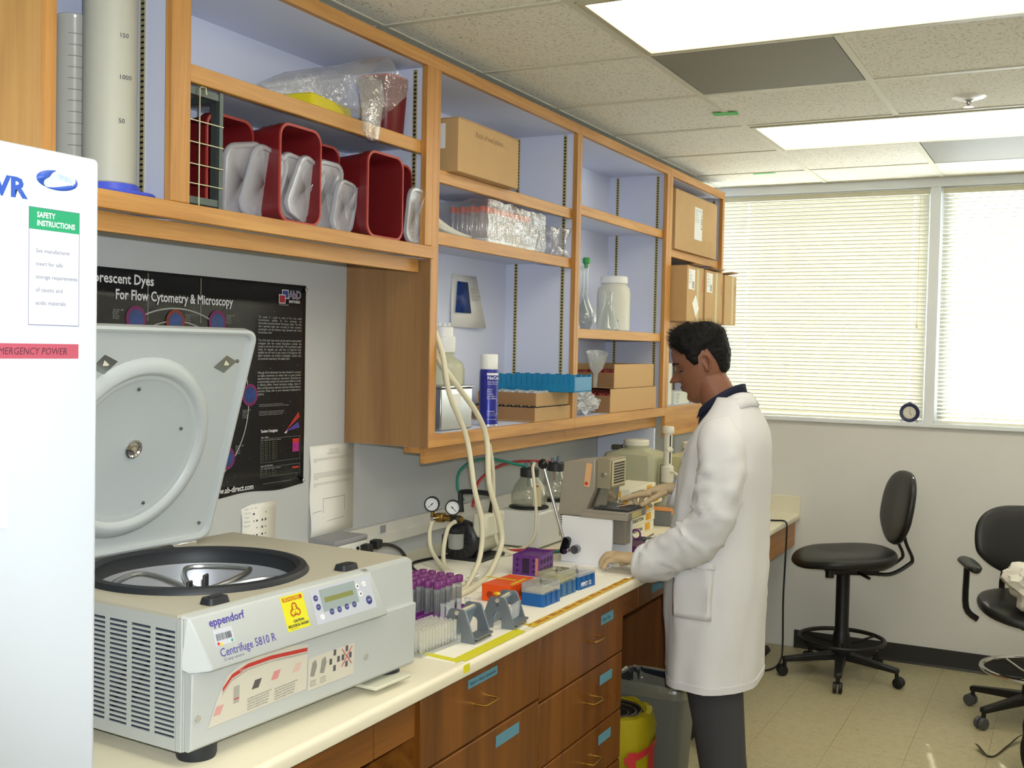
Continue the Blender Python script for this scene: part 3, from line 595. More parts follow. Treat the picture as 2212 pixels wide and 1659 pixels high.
for dx, dy, h in ((.07, -.085, .27), (.088, -.06, .282)): G().at((CX + dx, CY + dy, 0), (0, 0, 25)).box(-.003, -.011, .17, .003, .011, h).build('bucket_tab', BLK, cf, bev=.0025)
for y in (.105, .48): G().at((-.035, y, .268)).prism(rrect(.035, .052, .01), 0, .012, 'z', rrect(.029, .046, .009)).prism(rrect(.012, .03, .004), .012, .0135).build('latch_knob', CR, cf, bev=.001)
# lid, opened past vertical at the hinge
LU = Vector((math.cos(rad(73)), 0, math.sin(rad(73)))); LN = Vector((math.sin(rad(73)), 0, -math.cos(rad(73)))); LO = Vector((-.497, .02, .28))
def Lp(y, t, d=0): return LO + Vector((0, y, 0)) + LU * t + LN * d
def lgrid(ring, ds): return [[Lp(y, t, d) for y, t in r] for r, d in zip(ring, ds)]
WL, HL = .512, .515
def rr(i, r): return rrect(WL - 2 * i, HL - 2 * i, r, 5, WL / 2, HL / 2)
lid = G().loft(lgrid([rr(.03, .03), rr(.004, .03), rr(0, .03), rr(0, .03), rr(.006, .026), rr(.012, .022), rr(.014, .022), rr(.02, .02)], [-.04, -.028, -.016, .002, .004, .001, -.006, -.008]), cap=True).build('lid', mat('lid_grey', 'b4babb', .4), cf)
cy, ct = .232, .243
def ringp(r, d, n=56): return [Lp(cy + r * math.cos(2 * math.pi * k / n), ct + r * math.sin(2 * math.pi * k / n), d) for k in range(n)]
G().loft([ringp(r, d) for r, d in ((.205, -.0075), (.203, -.004), (.193, .004), (.179, .008), (.173, .006), (.166, -.002), (.158, -.003))], cap=False).build('lid_seal_ring', mat('lid_grey', 'b4babb', .4), lid)
G().loft([ringp(r, d) for r, d in ((.158, -.003), (.15, -.006), (.05, -.0065), (.0005, -.0066))], cap=False).build('lid_disc', mat('lid_disc', 'adb4b7', .4), lid)
G().loft([ringp(r, d, 24) for r, d in ((.021, -.006), (.021, -.002), (.017, -.001), (.014, -.004), (.012, -.003), (.006, -.002), (.0005, -.002))], cap=False).build('viewing_nut', mat('chrome', 'd0d0d0', .15, 1), lid)
for y, t in ((cy - .02, ct + .135), (cy + .12, ct + .04), (cy - .105, ct - .09), (cy + .06, ct - .13), (.475, .44), (.475, .04)):
    G().loft([[Lp(y + r * math.cos(k * math.pi / 5), t + r * math.sin(k * math.pi / 5), d) for k in range(10)] for r, d in ((.004, -.007), (.004, -.003), (.002, -.002))]).build('lid_screw', mat('screw_grey', '7c7f80', .35, .8), lid)
for y in (.1, .425):
    g = G(); q = [Lp(y - .018, .425, -.006), Lp(y + .014, .412, -.004), Lp(y + .018, .448, .022), Lp(y - .014, .461, .02)]; g.add(q + [p + LN * .002 + LU * .001 for p in q], [(0, 1, 2, 3), (7, 6, 5, 4), (0, 4, 5, 1), (1, 5, 6, 2), (2, 6, 7, 3), (3, 7, 4, 0)]); hk = g.build('lid_hook', mat('zinc', 'a6a9a2', .35, .9), lid)
    q = [Lp(y - .007 + .014 * a, .436 + .012 * b, .013 + .002 * b) for a, b in ((0, 0), (1, 0), (1, 1), (0, 1))]; G().add(q, [(0, 1, 2, 3)]).build('hook_slot', mat('slot_pale', 'e6e2cf', .5), hk)
for y in (.06, .43):
    g = G().at((-.505, y + .02, .268)); g.box(-.03, -.035, 0, .02, .035, .012).cyl((-.002, -.03, .014), .009, .06, 14, axis='y'); g.build('hinge', mat('chrome', 'd0d0d0', .15, 1), cf, bev=.002)

# ---------------------------------------------------------------- poster
po = thing('poster', 'black fluorescent dyes poster with orbiting planets pinned behind the centrifuge', 'poster')
PB = mat('poster_black', '17181a', .22, bump=.12, bs=9)
n_ = 40; vs = []; fs = []
for i in range(n_ + 1):
    y = 1.81 + .912 * i / n_; wv = .004 + .003 * math.sin(i * .9) * (1 if i > 18 else .5)
    zb = 1.243 + (.004 * math.sin(i * .5)); vs += [(.0015 + .4 * wv * (k / 8) ** 3 * 0 + .0006 * math.sin(i * .7 + k), y, 1.858 + (zb - 1.858) * k / 8) for k in range(9)]
for i in range(n_):
    for k in range(8): fs.append((i * 9 + k, i * 9 + k + 1, (i + 1) * 9 + k + 1, (i + 1) * 9 + k))
G().add(vs, fs).build('sheet', PB, po, solid=.0004)
X0 = .003
PW = mat('poster_white', 'd6d6d8', .5); PG = mat('poster_grey', '9a9c98', .5)
txt('Fluorescent Dyes', .0355, PW, po, (X0, 2.093, 1.8205), *YU, ax='RIGHT', wx=.94, bold=.0007)
txt('For Flow Cytometry & Microscopy', .0355, PW, po, (X0, 1.965, 1.7815), *YU, wx=.84, bold=.0007)
txt('www.ab-direct.com', .0235, PW, po, (X0, 2.316, 1.2535), *YU, wx=.92, bold=.0004)
paras = ((1.7525, 'This poster is a guide to some of the most useful fluorochromes available for flow cytometry and immunofluorescence/confocal microscopy today. The main chart separates single dyes according to laser excitation wavelengths and the luminous rings represent their actual fluorescence color.'),
 (1.6845, 'Two of the laser lines shown can be used to excite tandem conjugates (the first excited fluorophore provides the energy to activate the second dye). This is particularly useful where, for example, you only have an Argon-Ion laser available but still want to gain access to fluorophores with higher excitation and emission wavelengths. Tandem dyes are presented separately in the tables below.'),
 (1.5895, 'Although all the information has been checked for accuracy we highly recommend you always refer to actual product datasheets before starting your experiments. These dyes are environmentally sensitive and may produce different results in different buffers. Precise instrument settings, choice of filters and fluorescence detection channels will also influence outcomes. Please refer to your instrument handbooks for guidance.'))
for z, s in paras: txt(s, .0092, PG, po, (X0, 2.5, z), *YU, ax='JUSTIFY', width=.2, height=.2, wx=.88, line=.98, name='paragraph', bold=.0001)
txt('Key: Excitation maxima are given from different sources\nTandem: approximate emission maxima are shown for each conjugate', .0048, PG, po, (X0, 2.508, 1.497), *YU)
txt('Abbreviations: APC = Allophycocyanin; PE = Phycoerythrin\nPerCP = Peridinin chlorophyll protein; FITC = Fluorescein\nisothiocyanate; Cy = Cyanine dye; suggested laser lines', .0048, PG, po, (X0, 2.508, 1.476), *YU)
txt('Tandem Conjugates', .0118, PW, po, (X0, 2.517, 1.4155), *YU, wx=.8, bold=.0003)
def pq(name, m, y0, z0, y1, z1, x=X0, par=None): return G().add([(x, y0, z0), (x, y1, z0), (x, y1, z1), (x, y0, z1)], [(0, 1, 2, 3)]).build(name, m, par or po)
for (z0, z1, rows, tt, reds) in ((1.326, 1.396, 10, 'Table 1: 488nm', 7), (1.283, 1.311, 3, 'Table 2: 633-635-647nm', 1)):
    g = G()
    for a in ((2.518, z0, 2.701, z0 + .0006), (2.518, z1, 2.701, z1 + .0006), (2.518, z0, 2.5186, z1), (2.7, z0, 2.7006, z1)): g.add([(X0, a[0], a[1]), (X0, a[2], a[1]), (X0, a[2], a[3]), (X0, a[0], a[3])], [(0, 1, 2, 3)])
    g.build('table_frame', mat('table_line', '8d9490', .6), po); txt(tt, .0056, PW, po, (X0, 2.518, z1 + .003), *YU)
    txt('Dye      Excitation  Emission  Protein   Laser    Fluorescence', .0036, PW, po, (X0, 2.522, z1 - .005), *YU)
    for r in range(rows):
        z = z1 - .0118 - r * .0057
        txt('PE-Cy%d    496-565      578        240 kDa    Yes' % (r + 3), .0037, mat('poster_olive', '80846c', .5), po, (X0, 2.521, z), *YU)
        if r < reds: pq('color_bar', mat(('bar_red', 'c8382a')[0], 'c8382a', .5) if r < 2 else mat('bar_magenta', 'a8307e', .5) if rows > 5 else mat('bar_crimson', 'bf3050', .5), 2.664, z - .001, 2.6955, z + .0043, X0 + .0004)
txt('A division of Serotec, all colours for research use only and subject to change', .0042, PG, po, (X0, 2.53, 1.262), *YU)
# emblem at the top right
pq('emblem_square_border', PW, 2.6055, 1.8135, 2.6365, 1.8405); pq('emblem_square', mat('emblem_blue', '2f3f86', .5), 2.608, 1.816, 2.634, 1.838, X0 + .0003)
pq('emblem_square_border', PW, 2.5905, 1.7985, 2.6215, 1.8255, X0 + .0006); pq('emblem_square', mat('emblem_red', '9c2b34', .5), 2.593, 1.801, 2.619, 1.823, X0 + .0009)
for s, y, c in (('A', 2.637, 'emblem_blue'), ('b', 2.6565, 'emblem_red'), ('D', 2.672, 'emblem_blue')):
    txt(s, .034, PW, po, (X0 + .0002, y, 1.8155), *YU, wx=.95, bold=.0012); txt(s, .034, MATS[c], po, (X0 + .0006, y, 1.8155), *YU, wx=.95)
txt('serotec', .0175, PW, po, (X0, 2.6375, 1.802), *YU, wx=1.02, bold=.0003); txt('A Division of MorphoSys', .0045, PW, po, (X0, 2.592, 1.7935), *YU)
# orbits and planets
for (a, b) in ((.288, .258), (.243, .224)):
    G().tube([(X0, 2.175 + a * math.cos(rad(t)), 1.508 + b * math.sin(rad(t))) for t in range(0, 360, 5)], .0021 if a > .25 else .0016, 5, True, flat=.15, up=(1, 0, 0)).build('orbit', PG, po)
PL = mat('planet_blue', '24427f', .4, var=.5, vs=60)
for i, (y, z) in enumerate(((2.033, 1.735), (2.17, 1.731), (2.329, 1.735), (2.467, 1.528), (2.373, 1.352))):
    hc = '7a2c1c' if i == 1 else '6d1f55'
    for r, m, dx in ((.034, mat('halo_' + hc, hc, .6), .0008), (.0245, PL, .0014)):
        G().add([(X0 + dx, y + r * math.cos(rad(t)), z + r * .95 * math.sin(rad(t))) for t in range(0, 360, 12)], [tuple(range(30))]).build('planet_halo' if dx < .001 else 'planet', m, po)
    txt('Alexa Fluor %d\nMax 495\nEm 519\nRef 1:1W\nEx: Biotin' % (488 + i * 20), .0052, PG, po, (X0, y + (.036 if i in (1, 2, 4) else -.075 if i == 0 else -.03), z + (.018 if i < 3 else .03 if i == 4 else -.045)), *YU)
g = G()
for k in range(150):
    y, z = random.uniform(1.83, 2.71), random.uniform(1.26, 1.85); r = random.choice((.0008, .001, .0016)); g.add([(X0 - .0002, y - r, z), (X0 - .0002, y, z - r), (X0 - .0002, y + r, z), (X0 - .0002, y, z + r)], [(0, 1, 2, 3)])
st = g.build('star_specks', mat('star', '7f8a94', .6), po); st['kind'] = 'stuff'
for k, c in enumerate(('a8302c', '4a3f8a', 'c7bfd0')):
    q = [(2.628, 1.413), (2.69, 1.47 - k * .03), (2.699, 1.455 - k * .034)] if k < 2 else [(2.622, 1.409), (2.64, 1.418), (2.634, 1.407)]
    G().add([(X0 + .0003 * (k + 1), *p) for p in q], [(0, 1, 2)]).build('comet_streak', mat('comet_' + c, c, .6), po)
for y, z in ((2.716, 1.846), (2.716, 1.258)): G().sphere((.006, y, z), .006, 12, 8).build('push_pin', mat('chrome', 'd0d0d0', .15, 1), po)
for y in (2.073, 2.264): G().box(.0021, y - .0015, 1.73, .0031, y + .0015, 1.852).build('crease', mat('crease_glint', '6a6a58', .3), po)

# ---------------------------------------------------------------- notices on the wall
def sheet(name, lb, y0, y1, z0, z1, x=.0012, m=WPAPER):
    t = thing(name, lb, 'paper'); n = 10
    G().loft([[(x + .006 * (1 - k / n) ** 2 * (i == 0) + .003 * math.sin(k * 1.1) * (i == 0), y, z0 + (z1 - z0) * k / n) for k in range(n + 1)] for i, y in ((0, y0), (1, y1))], closed=False).build('sheet', m, t, solid=.0003); return t
LOREM = 'Please read the following notes before using the vacuum pump and keep the trap below the mark at all times. Empty the flask at the end of the day and rinse it with bleach. Report any change in pressure to the lab manager.'
t = sheet('notice_sheet', 'printed letter-size notice with floor plan taped to the wall', 2.752, 2.985, 1.072, 1.358, .004)
GREY = mat('print_midgrey', '8f8d88', .6)
for i, s in enumerate(('HAZARDOUS WASTE', 'COLLECTION POINT', 'PROCEDURE FOR REMOVAL')): txt(s, .0055, GREY, t, (.0085, 2.868, 1.341 - i * .0065), *YU, ax='CENTER')
for z, n in ((1.316, 1), (1.27, 2), (1.238, 1)): txt(' '.join([LOREM] * n), .0046, GREY, t, (.0085, 2.765, z), *YU, ax='JUSTIFY', width=.205, height=.1, line=1.0)
g = G(); 
for a, b in (((2.817, 1.187), (2.931, 1.187)), ((2.931, 1.187), (2.931, 1.14)), ((2.817, 1.187), (2.817, 1.142)), ((2.765, 1.148), (2.808, 1.15)), ((2.765, 1.148), (2.765, 1.11)), ((2.765, 1.11), (2.931, 1.118)), ((2.817, 1.13), (2.817, 1.11))): g.tube([(.0085, *a), (.0085, *b)], .0005, 4)
g.build('floor_plan', INK, t); txt('BUILDING EVACUATION PLAN', .0046, GREY, t, (.0085, 2.77, 1.1), *YU)
t = sheet('chart_sheet', 'small dotted chart sheet on wall just above the centrifuge', 2.44, 2.59, 1.02, 1.208, .002)
g = G()
for r in range(6):
    for y in (2.488, 2.502, 2.525, 2.54): 
        if random.random() < .8: q = random.choice((.0022, .0035)); g.add([(.0065, y + q * math.cos(rad(a)), 1.18 - r * .021 + q * math.sin(rad(a))) for a in range(0, 360, 45)], [tuple(range(8))])
g.build('chart_dots', INK, t); txt('Sample     Left    Right\n\nCell count\n\nControl\n\nPlate two\n\nPlate three', .0062, GREY, t, (.0065, 2.447, 1.196), *YU)
# ---------------------------------------------------------------- things on the upper shelves
REDP = mat('red_plastic', '6a161a', .38, var=.06, vs=14); REDR = mat('red_plastic_rim', 'a63a30', .4)
MILK = clear('milky_plastic', 'e6e8ee', .3, .25, .8, f0=.06); FILM = clear('clear_film', 'f2f4f8', .1, .1, 1.0, 1.0, 26, f0=.13); GLASS = clear('lab_glass', 'eef4f2', .03, .03)
CARD = mat('cardboard', 'bd9a6a', .75, var=.05, vs=12); CARD2 = mat('cardboard_dark', '96704a', .8); LBLW = mat('carton_label', 'e6e6e2', .6)
def bin_(loc, lb, w=.166, h=.246, d=.262, rx=90, group='red plastic bins lying on the lower left shelf', tip=0):
    """open tub: local z runs from the closed end (0) to the rim (d)"""
    t = thing('red_bin', lb, 'bin', loc, 0, group)
    k = [(.82, 0), (.86, .004), (1, d - .03), (1.035, d - .028), (1.035, d), (.985, d), (.96, d - .01), (.825, .012)]
    R = [[(px * s, py * s, z) for px, py in rrect(w, h, .034, 5)] for s, z in k]
    if rx == 90: M = lambda p: (p[2] - d, p[0], p[1] + h / 2 * 1.035)       # lying, rim towards +x
    else: M = lambda p: (p[0], p[1], p[2])
    G().loft([[M(p) for p in r] for r in R]).build('tub', REDP, t)
    G().loft([[M((x * s, y * s, z)) for x, y in rrect(w, h, .034, 5)] for s, z in ((1.037, d - .004), (1.037, d + .0012), (.982, d + .0012), (.982, d - .004))], cap=False).build('rim', REDR, t)
    return t
Z0 = 1.9925
bin_((.215, 2.137, Z0), 'red bin lying behind the wire rack with lids inside', d=.2)
for i in range(3): bin_((.302 - .024 * i, 2.308, Z0), ('front red bin of nested stack, opening holding two clear lids', 'middle red bin of the nested stack, only rim showing', 'rearmost red bin of the nested stack, only rim showing')[i], w=.166 - .002 * i, h=.246 - .002 * i, d=.262 - .024 * i)
bin_((.205, 2.523, Z0), 'red bin pushed back between nested stack and empty bin', d=.19)
bin_((.305, 2.7, Z0), 'empty red bin with its dark opening facing the room', w=.18, h=.24)
bin_((.268, 2.846, Z0), 'narrow red bin at right end of row, half hidden', w=.1, h=.235)
bin_((.15, 1.955, Z0), 'red bin standing at far left behind the wire rack', w=.1, h=.22, d=.14)
bin_((.2, 2.832, 2.3165), 'red bin standing upright on top shelf beside plastic bag', w=.13, h=.12, d=.18, rx=0, group=None)
def lid(loc, rot, lb, w=.15, h=.21):
    t = thing('bin_lid', lb, 'lid', loc, 0, 'translucent lids stored inside the red bins'); t.rotation_euler = [rad(a) for a in rot]
    R = [[(0 + x, px * s, py * s + h / 2) for px, py in rrect(w, h, .035, 5)] for s, x in ((.02, .002), (.86, .002), (.88, .007), (.97, .008), (1.0, .004), (1.0, -.004))]
    G().loft(R, cap=False).build('plate', MILK, t, solid=.0012)
    G().add([(.004, .01, h * .55), (.004, w * .45, h * .5), (.02, w * .25, h * .95)], [(0, 1, 2)]).build('flap', MILK, t, solid=.001)
lid((.21, 2.18, 2.0), (12, 14, 0), 'translucent lid leaning behind wire rack, left of the pair', .14, .19); lid((.235, 2.205, 1.998), (-10, 10, 0), 'translucent lid leaning behind wire rack, right of the pair', .14, .185)
lid((.24, 2.32, 2.012), (-6, 8, 0), 'rear clear lid inside the nested red bin', .13, .17); lid((.262, 2.335, 2.012), (-20, 6, 0), 'front clear lid tilted inside the nested red bin', .12, .17)
lid((.222, 2.5, 1.998), (0, 8, 0), 'tall clear lid standing by nested bins', .13, .195); lid((.25, 2.55, 1.996), (-8, 5, 0), 'low clear lid leaning on the empty red bin', .1, .15)
lid((.29, 2.868, 1.9965), (-3, 4, 0), 'clear lid at the right end of bin row', .095, .17)
# wire rack
t = thing('wire_rack', 'galvanised wire rack standing at the left of red bins', 'rack')
GAL = mat('galvanised', '5d6664', .45, .7); WIRE = mat('wire_bright', 'c3c4a6', .35, .8)
for x, y in ((.285, 1.898), (.285, 2.006), (.17, 1.898), (.17, 2.006)): box('post', GAL, t, x, y, Z0, x + .012, y + .012, 2.27)
for z in (2.0, 2.25):
    g = G()
    for a in ((.182, 1.9, .285, 1.908), (.182, 2.008, .285, 2.016)): g.box(a[0], a[1], z, a[2], a[3], z + .016)
    g.box(.287, 1.91, z, .295, 2.006, z + .016); g.build('rail', GAL, t)
box('side_plate', GAL, t, .262, 2.014, 2.01, .285, 2.0165, 2.25)
for z in (2.045, 2.09, 2.14, 2.19): G().tube([(.299, 1.9, z), (.299, 2.017, z)], .0016, 6).build('grid_wire', WIRE, t)
G().tube([(.3, 1.936, 1.995), (.3, 1.936, 2.265), (.3, 1.94, 2.27), (.3, 1.955, 2.27), (.3, 1.958, 2.255)], .002, 6).build('hook_wire', WIRE, t)
# graduated cylinders in the niche
t = thing('measuring_cylinder', 'tall opaque white measuring cylinder on a wide blue base', 'cylinder', (.2, 1.764, Z0), 0, 'measuring cylinders in the left niche')
G().lathe([(.0, .0), (.096, .0), (.1, .006), (.096, .012), (.065, .016), (.062, .03), (0, .03)], 36).build('base', mat('blue_base', '4a5bd0', .4), t)
G().lathe([(.056, .031), (.058, .033), (.058, .53), (.054, .53), (.054, .035)], 36).build('tube', mat('white_poly', 'bcbcae', .45), t)
for z, s in ((.16, '50'), (.255, '1000'), (.345, '150')):
    txt(s, .014, INK, t, (.0535, -.026, z), (.42, .9, 0), (0, 0, 1))
t = thing('measuring_cylinder', 'slim clear measuring cylinder with graduations beside wooden door', 'cylinder', (.065, 1.783, Z0), 0, 'measuring cylinders in the left niche')
G().shell([(.0, .004), (.04, .006), (.041, .41), (.044, .418), (.042, .42), (.0385, .41), (.0385, .01)], 32).build('tube', clear('cylinder_poly', 'd3d1c4', .7, .2), t); G().lathe([(.0, 0), (.05, 0), (.05, .006), (.03, .012), (0, .012)], 24).build('base', mat('white_poly', 'bcbcae', .45), t)
g = G()
for k in range(14): g.tube([(.0415 * math.cos(rad(a)), .0415 * math.sin(rad(a)), .05 + k * .025) for a in range(-60, 40 if k % 2 else 70, 10)], .0006, 4)
g.build('graduation', mat('grad_grey', '77766e', .6), t)
o = G().tube(spl([(.29, 1.872, 2.5), (.29, 1.8655, 2.3), (.292, 1.8655, 2.15), (.29, 1.866, 1.995)], 5), .003, 8).build('cable', mat('cream_cable', 'd8d2ac', .5)); tag(o, 'thin cream cable hanging beside the left wooden post', 'cable')
# plastic bag with yellow tray
def blob(c, s, seed, n=3, amp=.25, freq=2.2):
    from mathutils import noise
    bm = bmesh.new(); bmesh.ops.create_icosphere(bm, subdivisions=n, radius=1); vs = []
    for v in bm.verts:
        p = v.co.copy(); q = 1 + amp * noise.noise(p * freq + Vector((seed, 0, 0))) + amp * .6 * noise.noise(p * freq * 2.7 + Vector((0, seed, 0)))
        vs.append((c[0] + p.x * s[0] * q, c[1] + p.y * s[1] * q, c[2] + p.z * s[2] * q))
    fs = [tuple(v.index for v in f.verts) for f in bm.faces]; bm.free(); return vs, fs
t = thing('plastic_bag', 'large clear plastic bag spilling over the top shelf edge', 'bag')
from mathutils import noise
rings = []
spine = [((.16, 2.3, 2.345), .03, .026), ((.18, 2.38, 2.362), .06, .046), ((.2, 2.47, 2.38), .075, .062), ((.23, 2.56, 2.4), .085, .078), ((.27, 2.63, 2.415), .085, .085), ((.3, 2.675, 2.42), .08, .084)]
for i, (c, a, b) in enumerate(spine):
    r_ = []
    for k in range(28):
        an = 2 * math.pi * k / 28; q = 1 + .22 * noise.noise(Vector((i * .8, math.cos(an) * 1.6, math.sin(an) * 1.6))) + .1 * noise.noise(Vector((i * 2.1, math.cos(an) * 4, math.sin(an) * 4)))
        r_.append((c[0] + a * math.cos(an) * q, c[1] + .02 * math.cos(an * 3), max(c[2] + b * math.sin(an) * q, 2.319)))
    rings.append(r_)
G().loft(rings, cap=False).build('sleeve', FILM, t, sharp=25)
rings = []
for i, (c, a, b) in enumerate([((.31, 2.6, 2.43), .03, .05), ((.335, 2.58, 2.38), .02, .05), ((.342, 2.57, 2.33), .016, .045), ((.343, 2.565, 2.285), .018, .035), ((.343, 2.575, 2.258), .012, .02)]):
    rings.append([(c[0] + a * math.cos(2 * math.pi * k / 22) * (1 + .3 * noise.noise(Vector((i, k * .7, 3)))), c[1] + b * math.sin(2 * math.pi * k / 22) * (1 + .3 * noise.noise(Vector((i, k * .6, 8)))), c[2] + .012 * noise.noise(Vector((k * .8, i, 0)))) for k in range(22)])
G().loft(rings, cap=True).build('hanging_tail', FILM, t, sharp=25)
t = thing('yellow_tray', 'flat yellow plastic tray lying under the plastic bag', 'tray', (.2, 2.47, 2.3165), 8)
YEL = mat('yellow_plastic', 'd6c61e', .45); G().prism(rrect(.16, .23, .015), 0, .035, 'z', rrect(.15, .22, .015)).build('tray_body', YEL, t, bev=.003); G().prism(rrect(.12, .18, .01), .035, .041).build('raised_panel', YEL, t, bev=.002)
# cartons
def carton(name, lb, x0, y0, z0, x1, y1, z1, m=CARD, group=None, lid=True, cat='box'):
    t = thing(name, lb, cat, group=group)
    box('carton', m, t, x0, y0, z0, x1, y1, z1 - .003, bev=.002)
    if lid:
        for a, b in ((y0, (y0 + y1) / 2 - .001), ((y0 + y1) / 2 + .001, y1)): box('flap', m, t, x0, a, z1 - .0028, x1, b, z1)
    return t
t = carton('cardboard_box', 'long cardboard box with faint handwriting on bay shelf above tubes', .06, 3.06, 2.2445, .338, 3.487, 2.418)
txt('Rack of well plates', .026, mat('pencil', '8a6a48', .7), t, (.3384, 3.17, 2.372), *YU, shear=.25); box('end_label', LBLW, t, .25, 3.0592, 2.32, .29, 3.0597, 2.4)
t = carton('cardboard_box', 'big square carton with shipping label on top shelf beside window', .03, 5.262, 2.1935, .318, 5.965, 2.495)
lb_ = box('shipping_label', LBLW, t, .3182, 5.57, 2.27, .3187, 5.7, 2.44); txt('FRAGILE LAB SUPPLIES\nQty 24\nLot 0417\nKeep dry\nStore upright\nDo not stack', .012, GREY, t, (.319, 5.578, 2.42), *YU)
for k in range(9): box('barcode_bar', INK, t, .3188, 5.678, 2.33 + k * .009, .319, 5.695, 2.33 + k * .009 + random.choice((.003, .005)))
for i, (a, b, lb2) in enumerate(((5.225, 5.49, 'left carton of three with two white labels above the person'), (5.505, 5.815, 'middle carton of the three above the person'), (5.835, 6.062, 'right carton of three sticking out past shelf end'))):
    t = carton('shipping_carton', lb2, .08, a, 1.8297, .4 + .006 * i, b, 2.108 - .004 * i, group='three cartons on the end shelf'); x = .4 + .006 * i
    box('packing_tape', mat('pack_tape', 'b9ae86', .3), t, x + .0002, (a + b) / 2 + .02, 1.835, x + .0005, (a + b) / 2 + .055, 2.1)
    if i < 2: box('shipping_label', LBLW, t, x + .0006, a + .02, 1.99, x + .001, a + .12, 2.09); txt('TO:\nLAB 4\nRM 12\n0417', .017, GREY, t, (x + .0012, a + .03, 2.07), *YU); [box('barcode_bar', INK, t, x + .0011, a + .075, 1.997 + k * .006, x + .0013, a + .112, 2.0 + k * .006) for k in range(6)]
    if i == 0: G().at((x + .0006, a + .14, 1.91), (40, 0, 0)).box(0, -.035, -.045, .0005, .035, .045).build('diamond_label', LBLW, t)
    txt('GLASS', .024, mat('stamp_red', 'b8423c', .7), t, (x + .0013, b - .018, 1.985), (0, 0, 1), (0, -1, 0))
    G().at((x - .06, a + .05, 2.1055), (0, -8, 0)).box(-.1, 0, 0, .085, b - a - .1, .0025).build('loose_flap', CARD2, t)
for i, (a, b, z1, lb2) in enumerate(((5.24, 5.44, 1.62, 'tall white carton behind the person on the bottom shelf'), (5.46, 5.7, 1.47, 'flat white carton with blue print beside the chin of person'), (5.72, 5.95, 1.455, 'plain white carton at far end of the bottom shelf'))):
    t = carton('white_box', lb2, .05, a, 1.4, .26 + .01 * i, b, z1, mat('white_card', 'd9dad2', .6), 'white boxes on the end shelf', lid=False); txt('CAT 20\nLOT 8\n100 pc', .018, mat('print_cyan', '4f93a6', .6), t, (.2605 + .01 * i, a + .02, z1 - .025), *YU)
# bag of orange-capped tubes
t = thing('foam_rack', 'white foam block holding the orange-capped tubes', 'rack'); box('block', mat('foam', 'dfdfdc', .8), t, .09, 3.4, 2.0465, .262, 3.79, 2.066, bev=.003)
tb = thing('centrifuge_tube', 'orange-capped clear tube standing in a white foam block', 'tube', (.1, 3.42, 2.0665), 0, 'orange-capped tubes in the foam block')
G().lathe([(.0, .0), (.003, .0), (.0078, .016), (.0082, .1), (0, .1)], 12).build('tube_body', clear('tube_plastic', 'e6dcd8', .22, .12), tb); G().lathe([(.0105, .096), (.0108, .097), (.0108, .113), (.0095, .115), (0, .115)], 14).build('cap', mat('orange_cap', 'dd5a22', .45), tb)
for i in range(4):
    for j in range(14):
        if i or j: dup(tb, (.112 + i * .04 + .004 * (j % 2), 3.42 + j * .0266, 2.0665))
tb.location.x = .112
def film_box(name, lb, x0, y0, z0, x1, y1, z1, seed, m=FILM, cat='bag', amp=.012):
    n = 12; P = {}; vs = []; fs = []
    def vid(p):
        k = tuple(round(c, 4) for c in p)
        if k not in P:
            P[k] = len(vs); q = Vector(p); d = Vector([noise.noise(q * 18 + Vector((seed + i * 7, 0, 0))) for i in range(3)]) * amp; w_ = q + d; w_.z = max(w_.z, z0); vs.append(w_)
        return P[k]
    def L(a, b, t_): return a + (b - a) * t_
    for ax in range(3):
        for s in (0, 1):
            if ax == 2 and s == 0: continue
            for i in range(n):
                for j in range(n):
                    c = []
                    for u, v in ((i, j), (i + 1, j), (i + 1, j + 1), (i, j + 1)):
                        q = [0, 0, 0]; q[ax] = s; q[(ax + 1) % 3] = u / n; q[(ax + 2) % 3] = v / n
                        c.append(vid((L(x0, x1, q[0]), L(y0, y1, q[1]), L(z0, z1, q[2]))))
                    fs.append(tuple(c))
    return tag(G().add(vs, fs).build(name, m, sharp=20), lb, cat)
film_box('plastic_bag', 'crinkled clear wrap around the orange-capped tubes', .075, 3.37, 2.0463, .285, 3.83, 2.196, 3)
film_box('plastic_bag', 'empty end of clear bag crumpled beside the orange-capped tubes', .14, 3.845, 2.0463, .295, 4.02, 2.15, 9, amp=.03)
t = thing('paper_stack', 'few curled paper sheets at left end of tube shelf', 'paper')
for k in range(3): G().loft([[(.15 + .15 * (u / 4), 2.99 + .24 * v / 10, 2.047 + k * .003 + .04 * (1 - v / 10) ** 2 * (k > 0) * (.5 + k * .3)) for u in range(5)] for v in range(11)], closed=False).build('sheet', WPAPER, t, solid=.0006)
# taped photo sheet inside the bay
t = thing('photo_sheet', 'paper with blue photo taped inside the shelf bay', 'paper')
G().add([(.0045, 3.6, 1.957), (.006, 3.79, 1.957), (.03, 3.835, 1.755), (.012, 3.59, 1.755)], [(0, 1, 2, 3)]).build('sheet', WPAPER, t, solid=.0004)
G().add([(.014, 3.63, 1.93), (.014, 3.71, 1.93), (.028, 3.717, 1.81), (.024, 3.6, 1.81)], [(0, 1, 2, 3)]).build('photo', mat('photo_blue', '1f3f86', .4, var=.6, vs=45), t, solid=.0004)
txt('PCR hood\nrules\nWear gloves\nWipe bench', .013, GREY, t, (.02, 3.725, 1.9), (0.06, 1, 0), (-.1, 0, 1), shear=.2)
